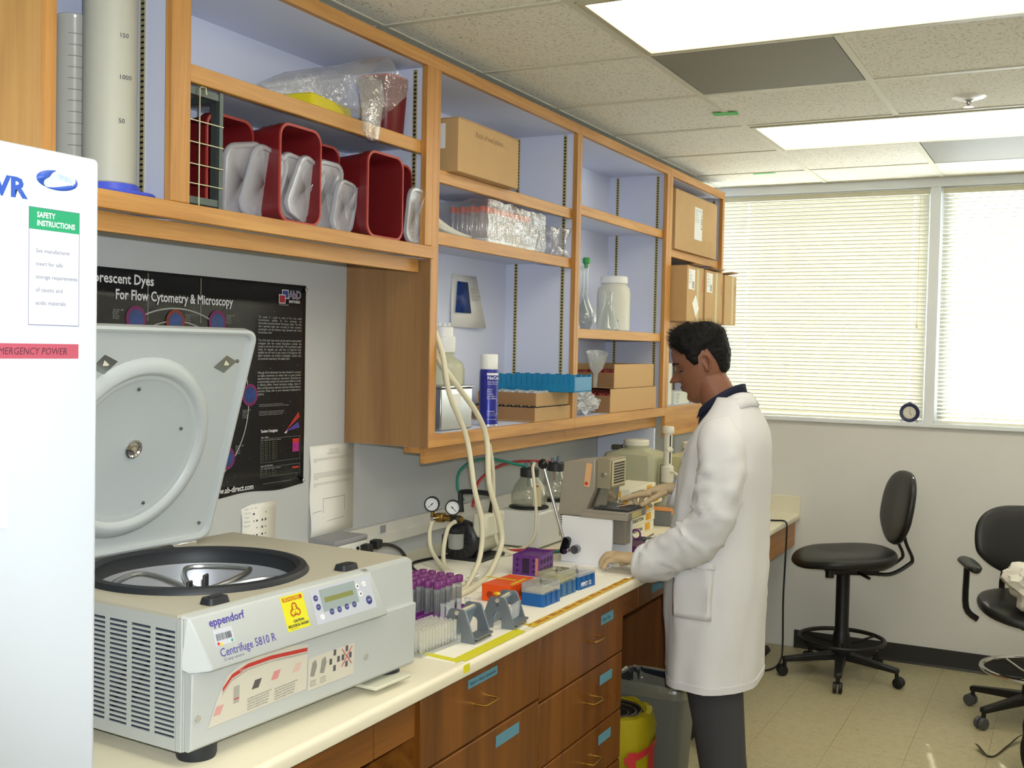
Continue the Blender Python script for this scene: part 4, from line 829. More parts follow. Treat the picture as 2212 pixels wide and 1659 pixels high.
# bottle, steel box, spray can, trays, blue rack
t = thing('reagent_bottle', 'white-capped translucent bottle behind the steel box', 'bottle', (.135, 3.335, 1.3995))
G().lathe([(0, 0), (.07, 0), (.075, .006), (.075, .2), (.066, .225), (.036, .245), (.036, .262), (0, .262)], 30).build('body', mat('bottle_poly', 'b9b9a0', .35, alpha=1), t)
g = G().lathe([(.041, .26), (.042, .262), (.042, .312), (.036, .318), (.032, .318), (.032, .348), (.02, .352), (.0, .352)], 30); g.build('cap', mat('cap_white', 'e9e9e6', .4), t)
for k in range(3): G().cyl((.02 * math.cos(k * 2.1), .02 * math.sin(k * 2.1), .352), .005, .012, 8).build('nipple', mat('cap_white', 'e9e9e6', .4), t)
t = thing('steel_box', 'square stainless steel box with bright reflections on bottom shelf', 'box'); SS = mat('stainless', 'b4b5b2', .22, 1)
box('case', SS, t, .09, 3.1, 1.4, .268, 3.31, 1.54, bev=.004); box('lid', SS, t, .086, 3.096, 1.5405, .272, 3.314, 1.549, bev=.003); box('label', LBLW, t, .2682, 3.16, 1.48, .2687, 3.23, 1.52)
t = carton('tissue_box', 'small pale carton between steel box and spray can', .1, 3.335, 1.4, .2, 3.4, 1.52, mat('white_card', 'd9dad2', .6), lid=False)
t = thing('spray_can', 'blue spray can with white cap on bottom shelf', 'spray can', (.252, 3.458, 1.3995))
G().lathe([(0, 0), (.031, 0), (.034, .003), (.034, .196), (.031, .202), (0, .202)], 32).build('can', mat('can_blue', '2a2f8e', .3, .2), t); G().lathe([(0, .2021), (.0305, .2021), (.031, .205), (.031, .252), (.028, .256), (0, .256)], 32).build('cap', mat('cap_white', 'e9e9e6', .4), t)
G().shell([(.0345, .0), (.0348, .003), (.0342, .005)], 32).build('bottom_rim', mat('chrome', 'd0d0d0', .15, 1), t)
def curve_txt(s, size, z, a0, parent, r, m, **k):
    o = txt(s, size, m, parent, (0, 0, 0), (0, 1, 0), (0, 0, 1), **k)
    for v in o.data.vertices: a = rad(a0) + v.co.y / r; v.co = Vector((r * math.cos(a), r * math.sin(a), z + v.co.z))
    return o
for s, sz, z in (('NoCount', .0165, .166), ('Radio Decontaminant', .0062, .1555), ('Surface Cleaner', .0062, .148), ('Quick\nErase\nbottles\nand other\nlab surfaces', .008, .128), ('WARNING', .006, .05), ('READ ALL DIRECTIONS BEFORE USE', .0035, .042), ('Keep out of reach of children', .0035, .036), ('NET WT 18 OZ', .005, .022)): curve_txt(s, sz, z, -72 if sz > .007 else -70, t, .0345, WHT, bold=.0003 if sz > .01 else 0)
g = G(); 
for z in (.185,): 
    q = [(.03455 * math.cos(rad(a)), .03455 * math.sin(rad(a)), z + dz) for a in range(-75, 16, 5) for dz in (-.004, .004)]; g.add(q, [(2 * i, 2 * i + 2, 2 * i + 3, 2 * i + 1) for i in range(len(q) // 2 - 1)])
g.build('white_band', WHT, t)
def tray(lb, x0, y0, z0, x1, y1, h, cap, lowleft=None, cols=10, rows=8, group='cardboard trays of vials on the bottom shelves', r=.011, front=None):
    t = thing('vial_tray', lb, 'tray', group=group); lh = lowleft or h
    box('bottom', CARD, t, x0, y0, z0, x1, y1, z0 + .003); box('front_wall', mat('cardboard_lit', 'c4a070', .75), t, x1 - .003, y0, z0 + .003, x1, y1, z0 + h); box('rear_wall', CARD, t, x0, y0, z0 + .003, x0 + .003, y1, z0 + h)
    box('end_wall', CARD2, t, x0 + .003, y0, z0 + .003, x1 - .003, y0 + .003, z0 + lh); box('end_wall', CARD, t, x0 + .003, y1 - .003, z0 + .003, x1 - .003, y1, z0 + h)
    if lowleft: G().prism([(y0, z0 + lh), (y0 + .045, z0 + h), (y0 + .05, z0 + h), (y0 + .05, z0 + lh)], x1 - .0029, x1 - .0001, 'x')
    v = None; base = None
    for i in range(rows):
        for j in range(cols):
            x = x0 + .017 + (x1 - x0 - .034) * i / (rows - 1); y = y0 + .017 + (y1 - y0 - .034) * j / (cols - 1)
            if base is None:
                base = thing('vial', 'small glass vial with %s cap, packed in a tray of %s' % cap[1:3], 'vial', (x, y, z0 + .0032), 0, cap[2])
                G().lathe([(0, 0), (r, 0), (r, lh * .86), (0, lh * .86)], 10).build('glass', GLASS, base); G().lathe([(r * .95, lh * .86), (r * .98, lh * 1.08), (0, lh * 1.08)], 10).build('cap', cap[0], base)
            elif i in (0, rows - 1) or j == 0 or j == cols - 1 or (i + j) % 2 == 0: dup(base, (x, y, z0 + .0032))
    return t
CLR = mat('vial_cap_clear', 'b9bfc0', .3); RCAP = mat('vial_cap_red', '8e2c22', .4); BCAP = mat('vial_cap_black', '26282a', .4)
tray('upper cardboard tray of clear-capped vials under the blue rack', .05, 3.74, 1.457, .305, 4.044, .052, (CLR, 'clear', 'clear-capped vials'), cols=9, rows=8)
tray('lower cardboard tray beside blue spray can', .04, 3.72, 1.4006, .312, 4.046, .053, (BCAP, 'black', 'black-capped vials'), cols=9, rows=8)
tray('upper cardboard tray of red-capped vials under flask shelf', .05, 4.56, 1.507, .292, 5.07, .108, (RCAP, 'red', 'red-capped vials, upper tray'), lowleft=.07, cols=14, rows=7)
tray('lower cardboard tray of red-capped vials beside crumpled bag', .04, 4.5, 1.4006, .3, 5.09, .105, (RCAP, 'red', 'red-capped vials, lower tray'), lowleft=.075, cols=15, rows=7)
t = thing('blue_rack', 'long bright blue plastic rack lying across the cardboard trays', 'rack'); BL = mat('blue_plastic', '1d7fb0', .35)
x0, x1, y0, y1, zz = .06, .405, 3.87, 4.04, 1.511
g = G().box(x0, y0, zz, x1, y1, zz + .004).box(x1 - .004, y0 + .004, zz + .004, x1, y1 - .004, zz + .06).box(x0, y0 + .004, zz + .004, x0 + .004, y1 - .004, zz + .06); g.build('frame', BL, t, bev=.002)
for s, y in ((0, y0), (1, y1 - .004)):
    for k in range(15):
        a = x0 + (x1 - x0) * k / 15; box('slotted_wall', BL, t, a + .0012, y, zz + .004, a + (x1 - x0) / 15 - .0012, y + .004, zz + .068 - .003 * (k % 2)); box('wall_web', BL, t, a - .0012 if k else a, y + .001, zz + .004, a + .0012, y + .003, zz + .03)
for k in range(1, 15, 2): box('divider', mat('blue_plastic_deep', '176a95', .4), t, x0 + (x1 - x0) * k / 15 - .001, y0 + .006, zz + .005, x0 + (x1 - x0) * k / 15 + .001, y1 - .006, zz + .045)
# glassware
t = thing('plastic_jar', 'large white plastic jar with screw lid on glassware shelf', 'jar', (.155, 4.868, 1.7655))
G().lathe([(0, 0), (.07, 0), (.078, .008), (.079, .02), (.079, .185), (.074, .208), (.06, .222), (.06, .228), (0, .228)], 36).build('body', mat('jar_poly', 'd4d3c6', .35), t); G().lathe([(.062, .2285), (.065, .23), (.065, .258), (.06, .263), (0, .263)], 36).build('lid', mat('cap_white', 'e9e9e6', .4), t)
t = thing('conical_flask', 'clear glass conical flask standing before the white jar', 'flask', (.238, 4.6, 1.7655))
G().shell([(.0, .002), (.048, .002), (.053, .008), (.051, .02), (.02, .115), (.0175, .13), (.0175, .165), (.021, .172), (.0205, .175)], 30).build('glass_body', GLASS, t, solid=.0016); txt('500', .012, INK, t, (.047, -.012, .042), (.3, .95, 0), (-.3, .1, 1))
for i, (x, y, st, lb2) in enumerate(((.2, 4.43, 1, 'glass volumetric flask with green stopper behind shelf post'), (.13, 4.55, 0, 'glass volumetric flask with round glass stopper beside conical flask'))):
    t = thing('volumetric_flask', lb2, 'flask', (x, y, 1.7655), 0, 'volumetric flasks')
    G().shell([(.0, .002), (.036, .002), (.05, .03), (.052, .055), (.045, .085), (.022, .12), (.011, .15), (.009, .18), (.009, .265), (.013, .285), (.0125, .29)], 28).build('glass_body', GLASS, t, solid=.0014)
    if st: G().lathe([(.008, .27), (.012, .29), (.017, .292), (.017, .312), (.012, .316), (0, .316)], 16).build('stopper', mat('green_stopper', '2f9a4a', .4), t)
    else: G().shell([(.009, .27), (.012, .292), (.006, .296), (.006, .3), (.013, .306), (.013, .318), (.0, .326)], 16).build('stopper', GLASS, t)
t = thing('plastic_funnel', 'clear plastic funnel cup perched on crumpled packaging', 'funnel', (.3, 4.32, 1.52)); t.rotation_euler = (rad(12), rad(8), 0)
G().shell([(.008, 0), (.01, .06), (.03, .085), (.046, .15), (.047, .152)], 14).build('cup', clear('funnel_plastic', 'dfe3e4', .25, .1), t, solid=.0012)
vs, fs = blob((.25, 4.31, 1.452), (.048, .13, .047), 4, 4, .45, 2.6); vs = [(min(x, .34), y, max(z, 1.4)) for x, y, z in vs]
tag(G().add(vs, fs).build('crumpled_bag', clear('silver_film', 'd9dde2', .45, .12, 1.0, .8, 40), sharp=15), 'crumpled silvery plastic wrap on bottom shelf beside vial trays', 'bag')
vs, fs = blob((.235, 4.26, 1.52), (.035, .05, .05), 11, 3, .4, 2.4)
tag(G().add(vs, fs).build('crumpled_film', clear('silver_film', 'd9dde2', .45), sharp=15), 'crumpled white film under the plastic funnel', 'bag')
# ---------------------------------------------------------------- things on the bench
B = CT + .0003; CHR = mat('chrome', 'd0d0d0', .15, 1); HOSE = mat('hose_silicone', 'd9d3b8', .4, alpha=1); RUB = mat('black_rubber', '17181a', .45)
def pad(lb, poly): return tag(G().prism(poly, CT + .0002, CT + .0012).build('bench_paper', mat('bench_paper', 'efebdd', .8, bump=.3, bs=60)), lb, 'paper')
pad('white absorbent paper under the metal tube racks', [(.2, 2.24), (.845, 2.215), (.84, 2.63), (.2, 2.65)])
pad('white absorbent paper under blue tip boxes and orange rack', [(.15, 2.66), (.842, 2.64), (.85, 3.46), (.15, 3.5)])
t = thing('yellow_tape', 'plain yellow tape outlining the near bench paper', 'tape'); YT = mat('tape_yellow', 'd9d21c', .45)
for q in ([(.7, 2.243), (.85, 2.222), (.85, 2.244), (.7, 2.265)], [(.828, 2.245), (.862, 2.245), (.862, 2.56), (.828, 2.57)]): G().prism(q, CT + .0014, CT + .0022).build('tape_strip', YT, t)
box('tape_end', YT, t, .8722, 2.215, .915, .873, 2.243, .934)
t = thing('hazard_tape', 'yellow and red radioactive warning tape along worktop edge', 'tape')
for q in ([(.8, 2.628), (.862, 2.612), (.862, 2.624), (.8, 2.64)], [(.835, 2.626), (.862, 2.626), (.862, 3.4), (.84, 3.4)]): G().prism(q, CT + .0014, CT + .0022).build('tape_strip', mat('tape_amber', 'd8b526', .45), t)
RT = mat('tape_print', 'b5472a', .5)
for k in range(8): 
    txt('CAUTION\nRADIOACTIVE', .0085, RT, t, (.846, 2.65 + k * .093, CT + .0023), (0, 1, 0), (-1, 0, 0), bold=.0004); G().add([(.85 + .007 * math.cos(a), 2.717 + k * .093 + .007 * math.sin(a), CT + .0024) for a in [j * math.pi / 6 for j in range(12)]], [tuple(range(12))]).build('trefoil_spot', RT, t)
# power box with plugs behind the centrifuge
t = thing('power_box', 'white power supply with grey top behind the centrifuge', 'power supply')
box('case', mat('white_plastic', 'd8d8d2', .45), t, .05, 2.69, B, .15, 2.858, 1.066, bev=.004); box('top', mat('grey_plastic', '8e8f92', .5), t, .048, 2.688, 1.0665, .153, 2.86, 1.083, bev=.005)
for k in range(3): box('vent', BLK, t, .1502, 2.72 + k * .04, 1.035, .1508, 2.735 + k * .04, 1.05)
t = thing('power_plugs', 'two black power plugs with cable above the centrifuge back', 'plug')
for y, z in ((2.815, 1.045), (2.865, 1.052)): G().at((.175, y, z), (0, 0, 10)).box(-.012, -.016, -.014, .018, .02, .014).box(-.008, .02, -.009, .012, .036, .009).build('plug', RUB, t, bev=.003)
G().tube(spl([(.178, 2.85, 1.045), (.18, 2.92, 1.043), (.18, 2.99, 1.02), (.175, 3.04, .985), (.16, 3.07, .95), (.15, 3.1, .943)], 6), .006, 8).build('cable', RUB, t)
# vacuum pump
vp = thing('vacuum_pump', 'black and cream vacuum pump with two dial gauges on the bench', 'pump')
PX, PY = .235, 3.3; CRE = mat('pump_cream', 'cfcdb8', .4)
G().at((PX, PY, 1.005), (90, 0, 0)).lathe([(0, .012), (.05, .012), (.064, .006), (.07, 0), (.07, -.03), (.064, -.04), (0, -.04)], 36).build('fan_cover', BLK, vp)
for k in range(14): a = k * math.pi / 7; G().tube([(PX + .02 * math.cos(a), PY - .0135, 1.005 + .02 * math.sin(a)), (PX + .058 * math.cos(a), PY - .011, 1.005 + .058 * math.sin(a))], .0022, 6).build('fan_rib', mat('rib_black', '2c2d30', .5), vp)
G().at((PX + .01, PY + .04, 1.012), (-90, 0, 0)).lathe([(0, 0), (.066, 0), (.068, .01), (.068, .12), (.06, .135), (0, .135)], 30).build('motor', CRE, vp)
box('head', CRE, vp, PX + .045, PY + .0, 1.02, PX + .105, PY + .14, 1.105, bev=.012); box('base', BLK, vp, PX - .06, PY - .005, B, PX + .09, PY + .17, .949, bev=.003); box('switch_box', mat('motor_box_blue', '262b38', .45), vp, PX - .075, PY + .0, .955, PX - .04, PY + .1, 1.02, bev=.004)
G().tube(spl([(PX - .012, PY + .03, 1.10), (PX - .018, PY + .03, 1.155), (PX - .006, PY + .032, 1.172), (PX + .085, PY + .04, 1.172), (PX + .1, PY + .05, 1.158), (PX + .085, PY + .06, 1.095)], 5), .009, 8).build('handle', BLK, vp)
mf = G().at((PX - .085, PY - .05, 1.088), (0, 90, 0)).cyl((0, 0, 0), .011, .12, 14).build('manifold', mat('brass_old', '9a7a3c', .35, .9), vp)
G().at((PX - .05, PY - .05, 1.088)).cb((0, 0, 0), .03, .028, .03).build('valve_block', mat('brass_old', '9a7a3c', .35, .9), vp, bev=.004); G().at((PX + .01, PY - .048, 1.082)).cb((0, 0, 0), .034, .034, .034).build('regulator', BLK, vp, bev=.006)
for x, z, lb2 in ((PX - .08, 1.133, 0), (PX + .004, 1.128, 1)):
    g_ = G().at((x, PY - .06, z), (90, 0, 24)).lathe([(0, -.012), (.026, -.012), (.0265, .008), (.0235, .011), (.0225, .0085), (.0225, .007)], 32).build('gauge_case', BLK, vp)
    f_ = G().at((x, PY - .06, z), (90, 0, 24)); f_.prism(ngon(.0222, 28), .0072, .0078); f_ = f_.build('gauge_face', mat('gauge_white', 'dfe4e6', .35), g_)
    n_ = G().at((x, PY - .06, z), (90, 0, 24)).prism([(-.001, -.004), (.001, -.004), (.0012, .003), (.0, .017), (-.0012, .003)], .0072, .0078); R_ = Matrix.Rotation(rad(-225 if lb2 else 225 - 90), 4, 'Z')
    G().at((x, PY - .06, z), (90, 0, 24)).tube([(0, 0, .0088), (.012 * (1 if lb2 else -1), -.012, .0088)], .0009, 5).tube([(0, 0, .0088), (-.005 * (1 if lb2 else -1), .005, .0088)], .0014, 5).cyl((0, 0, .0078), .0026, .0015, 10).build('needle', INK, g_)
    gt = G().at((x, PY - .06, z), (90, 0, 24))
    for k in range(11): a = rad(-45 + 27 * k); gt.tube([(.0175 * math.cos(a), .0175 * math.sin(a), .008), (.0205 * math.cos(a), .0205 * math.sin(a), .008)], .0005, 4)
    gt.build('scale_marks', INK, g_)
    G().cyl((x, PY - .055, 1.09), .006, z - 1.112, 10).build('gauge_stem', mat('brass_old', '9a7a3c', .35, .9), vp)
G().lathe([(0, 0), (.022, .0), (.0265, .004), (.0275, .055), (0, .055)], 24, (PX + .012, PY - .048, .985)).build('trap_jar', clear('trap_plastic', 'c9cdc8', .4, .1), vp); G().lathe([(.031, 1.04), (.032, 1.042), (.032, 1.058), (.02, 1.066), (0, 1.066)], 24, (PX + .012, PY - .048, 0)).build('jar_cap', BLK, vp)
G().cyl((PX - .055, PY - .1, 1.088), .007, .05, 10, axis='y').build('hose_barb', CHR, vp)
def hose(lb, pts, r=.0085, m=HOSE, name='vacuum_hose', grp=None, k=7): return tag(G().tube(spl(pts, k), r, 10).build(name, m), lb, 'hose', grp)
hose('white hose looping from left gauge down to bench', [(.178, 3.21, 1.085), (.172, 3.2, 1.04), (.2, 3.17, .985), (.29, 3.1, .948), (.38, 3.02, .946), (.45, 2.95, .946)], .0075)
hose('white hose curling in front of the clear pump jar', [(.262, 3.22, 1.085), (.236, 3.215, 1.06), (.235, 3.19, .995), (.275, 3.13, .95), (.35, 3.06, .946), (.42, 3.05, .946)], .0075)
hose('long white hose hanging from shelf, left of the pair', [(.29, 2.99, 1.76), (.332, 2.995, 1.66), (.352, 3.01, 1.53), (.362, 3.11, 1.38), (.4, 3.1, 1.22), (.42, 3.12, 1.107), (.425, 3.1, 1.0), (.47, 2.95, .948), (.5, 2.86, .946), (.512, 2.75, .946)], .0085)
hose('long white hose hanging from shelf, right of the pair', [(.29, 3.0, 1.68), (.335, 3.02, 1.6), (.36, 3.17, 1.467), (.368, 3.235, 1.37), (.4, 3.2, 1.23), (.42, 3.24, 1.1), (.43, 3.24, 1.02), (.46, 3.1, .949), (.51, 2.9, .946), (.522, 2.8, .946)], .0095)
hose('white hose dropping behind the pump to bench', [(.36, 3.27, 1.35), (.355, 3.31, 1.26), (.34, 3.35, 1.12), (.335, 3.385, 1.0), (.35, 3.46, .95), (.42, 3.5, .946), (.5, 3.42, .946)], .0065)
hose('green hose arching from pump to the front flask', [(.22, 3.345, 1.14), (.185, 3.365, 1.18), (.18, 3.385, 1.235), (.185, 3.475, 1.265), (.2, 3.6, 1.262), (.25, 3.69, 1.24), (.275, 3.722, 1.232)], .0055, mat('hose_green', '1f7f6d', .45))
hose('red hose arching from pump to the rear flask', [(.25, 3.36, 1.12), (.2, 3.46, 1.13), (.17, 3.55, 1.185), (.165, 3.7, 1.222), (.18, 3.85, 1.232), (.24, 3.98, 1.225), (.262, 4.0, 1.222)], .0055, mat('hose_red', 'a8282f', .45))
hose('white hose falling from the front flask over box edge', [(.315, 3.715, 1.245), (.345, 3.64, 1.235), (.372, 3.598, 1.19), (.39, 3.585, 1.08), (.385, 3.58, .99), (.34, 3.57, .945), (.3, 3.55, .944)], .006)
hose('red hose lying on bench beside the white box', [(.3, 3.52, .942), (.36, 3.575, .942), (.42, 3.6, .942), (.52, 3.66, .942)], .005, mat('hose_red', 'a8282f', .45)); hose('green hose lying on bench beside the white box', [(.44, 3.57, .942), (.48, 3.63, .942), (.56, 3.7, .942)], .005, mat('hose_green', '1f7f6d', .45))
hose('black cord running from centrifuge along bench to pump', [(.3, 2.98, .941), (.2, 3.06, .941), (.14, 3.15, .941), (.15, 3.25, .941), (.17, 3.285, .941)], .005, RUB, 'black_cable')
# aspirator box with two flasks
wb = thing('aspirator_box', 'white cube-shaped pump housing carrying two glass flasks', 'pump'); WP = mat('white_plastic', 'd8d8d2', .45)
box('case', WP, wb, .205, 3.622, B + .006, .385, 4.1, 1.072, bev=.006); 
for x, y in ((.22, 3.64), (.365, 3.64), (.22, 4.08), (.365, 4.08)): G().cyl((x, y, B), .008, .008, 10).build('foot', RUB, wb)
for k in range(9): box('louvre', BLK, wb, .3852, 3.8, 1.05 - k * .009, .3857, 3.9, 1.0535 - k * .009)
box('brand_plate', mat('plate_tan', 'b3a07a', .5), wb, .3852, 3.8, .965, .3858, 3.86, .985)
for x, y, r, lb2, tc in ((.286, 3.735, .068, 'glass vacuum flask with black cap in front on white box', 'hose_green'), (.282, 3.98, .06, 'glass vacuum flask with black cap behind, on white box', 'hose_red')):
    t = thing('vacuum_flask', lb2, 'flask', (x, y, 1.0725), 0, 'glass flasks on the white pump box')
    G().lathe([(r + .004, 0), (r + .008, .002), (r + .008, .006), (r, .008), (0, .008)], 32).build('base_ring', RUB, t)
    G().shell([(.0, .01), (r - .01, .01), (r, .018), (r, .05), (r - .012, .085), (.034, .115), (.03, .125)], 32).build('glass_body', clear('flask_glass', 'd5d8cc', .1, .04), t, solid=.002)
    G().lathe([(0, .011), (r - .014, .011), (r - .006, .02), (r - .006, .024), (0, .024)], 28).build('liquid', clear('liquid_clear', 'cfcfb8', .3, .05), t)
    G().lathe([(.034, .118), (.036, .12), (.036, .148), (.03, .153), (0, .153)], 28).build('cap', mat('cap_black', '2a2c2f', .45), t)
    G().cyl((.012, 0, .153), .008, .024, 12).build('fitting', mat('fitting_grey', '6a7684', .4), t); G().cyl((-.012, -.006, .15), .007, .02, 12).build('fitting', mat('fitting_grey', '6a7684', .4), t); G().tube([(-.006, 0, .12), (-.004, .0, .08)], .004, 8).build('dip_tube', MATS[tc], t)
t = thing('paper_tag', 'manila paper tag hanging on front flask hose', 'tag', (.382, 3.607, 1.1)); G().prism([(-.017, 0), (.017, 0), (.017, .072), (.008, .085), (-.008, .085), (-.017, .072)], 0, .001, 'y').build('card', mat('manila', 'd3c39f', .7), t); G().cyl((0, -.0008, .074), .004, .0022, 10, axis='y').build('eyelet', mat('eyelet', '7a4a34', .6), t)
# steel press on a white stand
sp_ = thing('white_stand', 'white acrylic stand with two uprights under the steel press', 'stand'); WA = mat('white_acrylic', 'e6e6e8', .25)
for y, x0, x1 in ((3.47, .545, .735), (3.66, .56, .735)): box('upright', WA, sp_, x0, y, B + .001, x1, y + .006, 1.1, bev=.002); box('foot_flange', WA, sp_, x0, y - .03 if y < 3.5 else y + .006, B + .001, x1, y + .006 if y < 3.5 else y + .036, B + .006, bev=.002)
box('cross_panel', WA, sp_, .545, 3.476, B + .02, .55, 3.66, 1.098)
sm = thing('steel_press', 'stainless steel plate press with louvred head on the white stand', 'instrument'); SB = mat('brushed_steel', 'a59e90', .42, .35, var=.08, vs=40, stretch=(1, 1, 12))
G().prism([(.525, 1.1005), (.545, 1.285), (.66, 1.3), (.662, 1.2), (.635, 1.135), (.622, 1.1005)], 3.482, 3.655, 'y').build('housing', SB, sm, bev=.002)
box('head', mat('head_tan', 'a49c84', .4, .5), sm, .661, 3.5, 1.2, .712, 3.64, 1.304, bev=.002); box('louvre_panel', mat('louvre_cream', 'c9bd94', .5), sm, .7122, 3.51, 1.208, .716, 3.632, 1.297, bev=.002)
for k in range(8): box('louvre_slot', BLK, sm, .7162, 3.522, 1.217 + k * .0095, .7167, 3.62, 1.2225 + k * .0095)
for z in (1.235, 1.262): G().cyl((.69, 3.641, z), .006, .02, 10, axis='y').sphere((.69, 3.664, z), .009, 10, 8, 1, .5, 1).build('wing_nut', CHR, sm)
G().cyl((.69, 3.484, 1.25), .007, .016, 10, axis='y').build('latch_bolt', CHR, sm)
G().prism([(.64, 1.13), (.668, 1.2), (.70, 1.2), (.69, 1.13)], 3.52, 3.62, 'y').build('chute', SS, sm)
box('tray', SB, sm, .623, 3.475, 1.1005, .79, 3.65, 1.127, bev=.002); box('tray_lip', SB, sm, .618, 3.466, 1.1005, .792, 3.4745, 1.118); box('plate', mat('plate_dark', '3f4043', .35, .5), sm, .655, 3.49, 1.1272, .785, 3.635, 1.134, bev=.001)
for i in range(8):
    g = G()
    for j in range(9): g.cyl((.665 + i * .015, 3.5 + j * .0155, 1.134), .004, .0022, 6)
    o = g.build('plate_wells', mat('well_grey', '77797c', .3, .6), sm); o['kind'] = 'stuff'
box('bracket', SB, sm, .7, 3.57, 1.0, .745, 3.62, 1.1, bev=.002)
G().at((.631, 3.4812, 1.205), (0, 6, 0)).box(-.01, -.0006, 0, .012, 0, .082).build('orange_sticker', mat('sticker_peach', 'd9a878', .55), sm); G().add([(.6305 + .007 * math.cos(a), 3.4802, 1.216 + .007 * math.sin(a)) for a in [k * math.pi / 3 for k in range(6)]], [tuple(range(6))]).build('trefoil', mat('print_red', 'c03a34', .5), sm)
box('yellow_sticker', mat('sticker_cream', 'd8c98a', .6), sm, .7905, 3.51, 1.104, .7912, 3.6, 1.124)
for dy, rz in ((.0, 20), (.012, -12)): G().at((.735, 3.57 + dy * 3, 1.138 + dy * .3), (0, -12, rz)).box(-.03, -.008, 0, .03, .008, .001).build('paper_strip', mat('strip_peach', 'd8b48a', .6), sm)
lv = thing('press_lever', 'chrome lever with black ball knob bolted to white stand', 'lever')
G().sphere((.483, 3.44, 1.277), .0185, 20, 14).build('ball_knob', mat('knob_black', '101113', .12), lv); G().tube([(.488, 3.44, 1.262), (.565, 3.446, 1.02)], .0058, 12).build('rod', CHR, lv)
G().at((.572, 3.448, 1.0), (0, 16, 0)).prism(rrect(.026, .062, .0125, 5), -.012, .01, 'y').build('clamp', mat('knob_black', '101113', .12), lv, bev=.002); G().cyl((.578, 3.43, .982), .009, .04, 16, axis='y').build('pivot_bolt', CHR, lv); G().cyl((.606, 3.445, .988), .015, .024, 18, axis='y').build('bolt_head', mat('bolt_grey', '8a8b8c', .3, .9), lv)
t = thing('purple_tray', 'dark purple tray behind white stand under the press', 'tray'); box('tray_body', mat('purple_dark', '5a1f55', .4), t, .62, 3.72, B, .735, 3.83, .965, bev=.004); box('tray_rim', mat('purple_dark', '5a1f55', .4), t, .615, 3.715, .9655, .74, 3.835, .971)
t = thing('tool_pouch', 'dark blue pouch with scissors handles beside the person', 'pouch'); box('pouch', mat('pouch_navy', '1b2540', .6), t, .64, 3.86, B, .76, 3.99, .962, bev=.01); G().tube([(.66 + .018 * math.cos(rad(a)), 3.9, .982 + .018 * math.sin(rad(a))) for a in range(0, 360, 30)], .004, 6, True).build('scissors_ring', mat('purple_ring', '7a3f78', .4), t); G().tube([(.69, 3.9, .963), (.72, 3.93, .985)], .004, 6).build('forceps', CHR, t)
# carton stack, grey box, dispenser, carboys
WC = mat('wheaton_card', 'dcd7c0', .65); YL = mat('label_amber', 'd9a528', .55)
for i in range(5):
    dx, dy = ((0, 0), (.002, .004), (-.002, .002), (.045, -.03), (.03, -.07))[i]
    t = thing('vial_box', ('bottom white carton of the lettered stack', 'second white carton up in the lettered stack', 'third white carton up in the lettered stack', 'white carton set crosswise on the lettered stack', 'topmost white carton under the far gloved hand')[i], 'box', (0, 0, 0), 0, 'lettered white cartons stacked on the bench')
    z0 = B + i * .0412; box('carton', WC, t, .45 + dx, 4.035 + dy, z0, .574 + dx, 4.335 + dy, z0 + .04, bev=.0015); box('yellow_label', YL, t, .5742 + dx, 4.23 + dy, z0 + .006, .5747 + dx, 4.29 + dy, z0 + .036)
    txt('WHEATON', .021, mat('print_slate', '4a4a44', .6), t, (.5748 + dx, 4.055 + dy, z0 + .012), *YU, wx=1.35, bold=.0004); txt('BEST\n2 x 4', .008, RED, t, (.5749 + dx, 4.238 + dy, z0 + .022), *YU)
    for k in range(2): box('end_label', YL, t, .47 + dx + k * .05, 4.0342 + dy, z0 + .008, .49 + dx + k * .05, 4.0348 + dy, z0 + .032)
t = thing('grey_box', 'small grey box with orange tape beside lettered cartons', 'box'); box('case', mat('box_grey', '6f7170', .55), t, .5, 4.42, B, .62, 4.53, 1.0, bev=.004); box('tape', mat('tape_orange', 'd08a4a', .6), t, .499, 4.418, 1.0002, .6215, 4.532, 1.0012); box('tape_side', mat('tape_orange', 'd08a4a', .6), t, .6202, 4.425, .985, .621, 4.525, 1.0)
t = thing('dispenser_bottle', 'white bottle-top dispenser with graduated column beside the carboys', 'dispenser', (.537, 4.6, B)); DWt = mat('dispenser_white', 'd8d5c4', .4)
G().lathe([(0, 0), (.045, 0), (.048, .005), (.048, .13), (.03, .16), (.022, .165), (0, .165)], 28).build('bottle', mat('bottle_frost', 'a9aa98', .4), t); G().lathe([(.027, .166), (.028, .168), (.028, .235), (.022, .24), (0, .24)], 24).build('valve_head', DWt, t); G().lathe([(0, .24), (.0185, .24), (.0185, .385), (0, .385)], 24).build('column', DWt, t); G().lathe([(.024, .382), (.0255, .385), (.0255, .408), (.022, .413), (0, .413)], 24).build('plunger_cap', DWt, t)
for a, b in ((.25, .3), (.325, .375)): G().at((0, 0, 0), (0, 0, -38)).box(.0178, -.003, a, .0192, .003, b).build('volume_slot', BLK, t)
G().at((0, 0, 0), (0, 0, -45)).box(.012, -.015, .306, .024, .015, .316).build('volume_stop', DWt, t, bev=.002); G().tube(spl([(.02, -.015, .215), (.05, -.03, .21), (.056, -.032, .19), (.055, -.03, .165)], 4), .006, 8).build('nozzle', DWt, t)
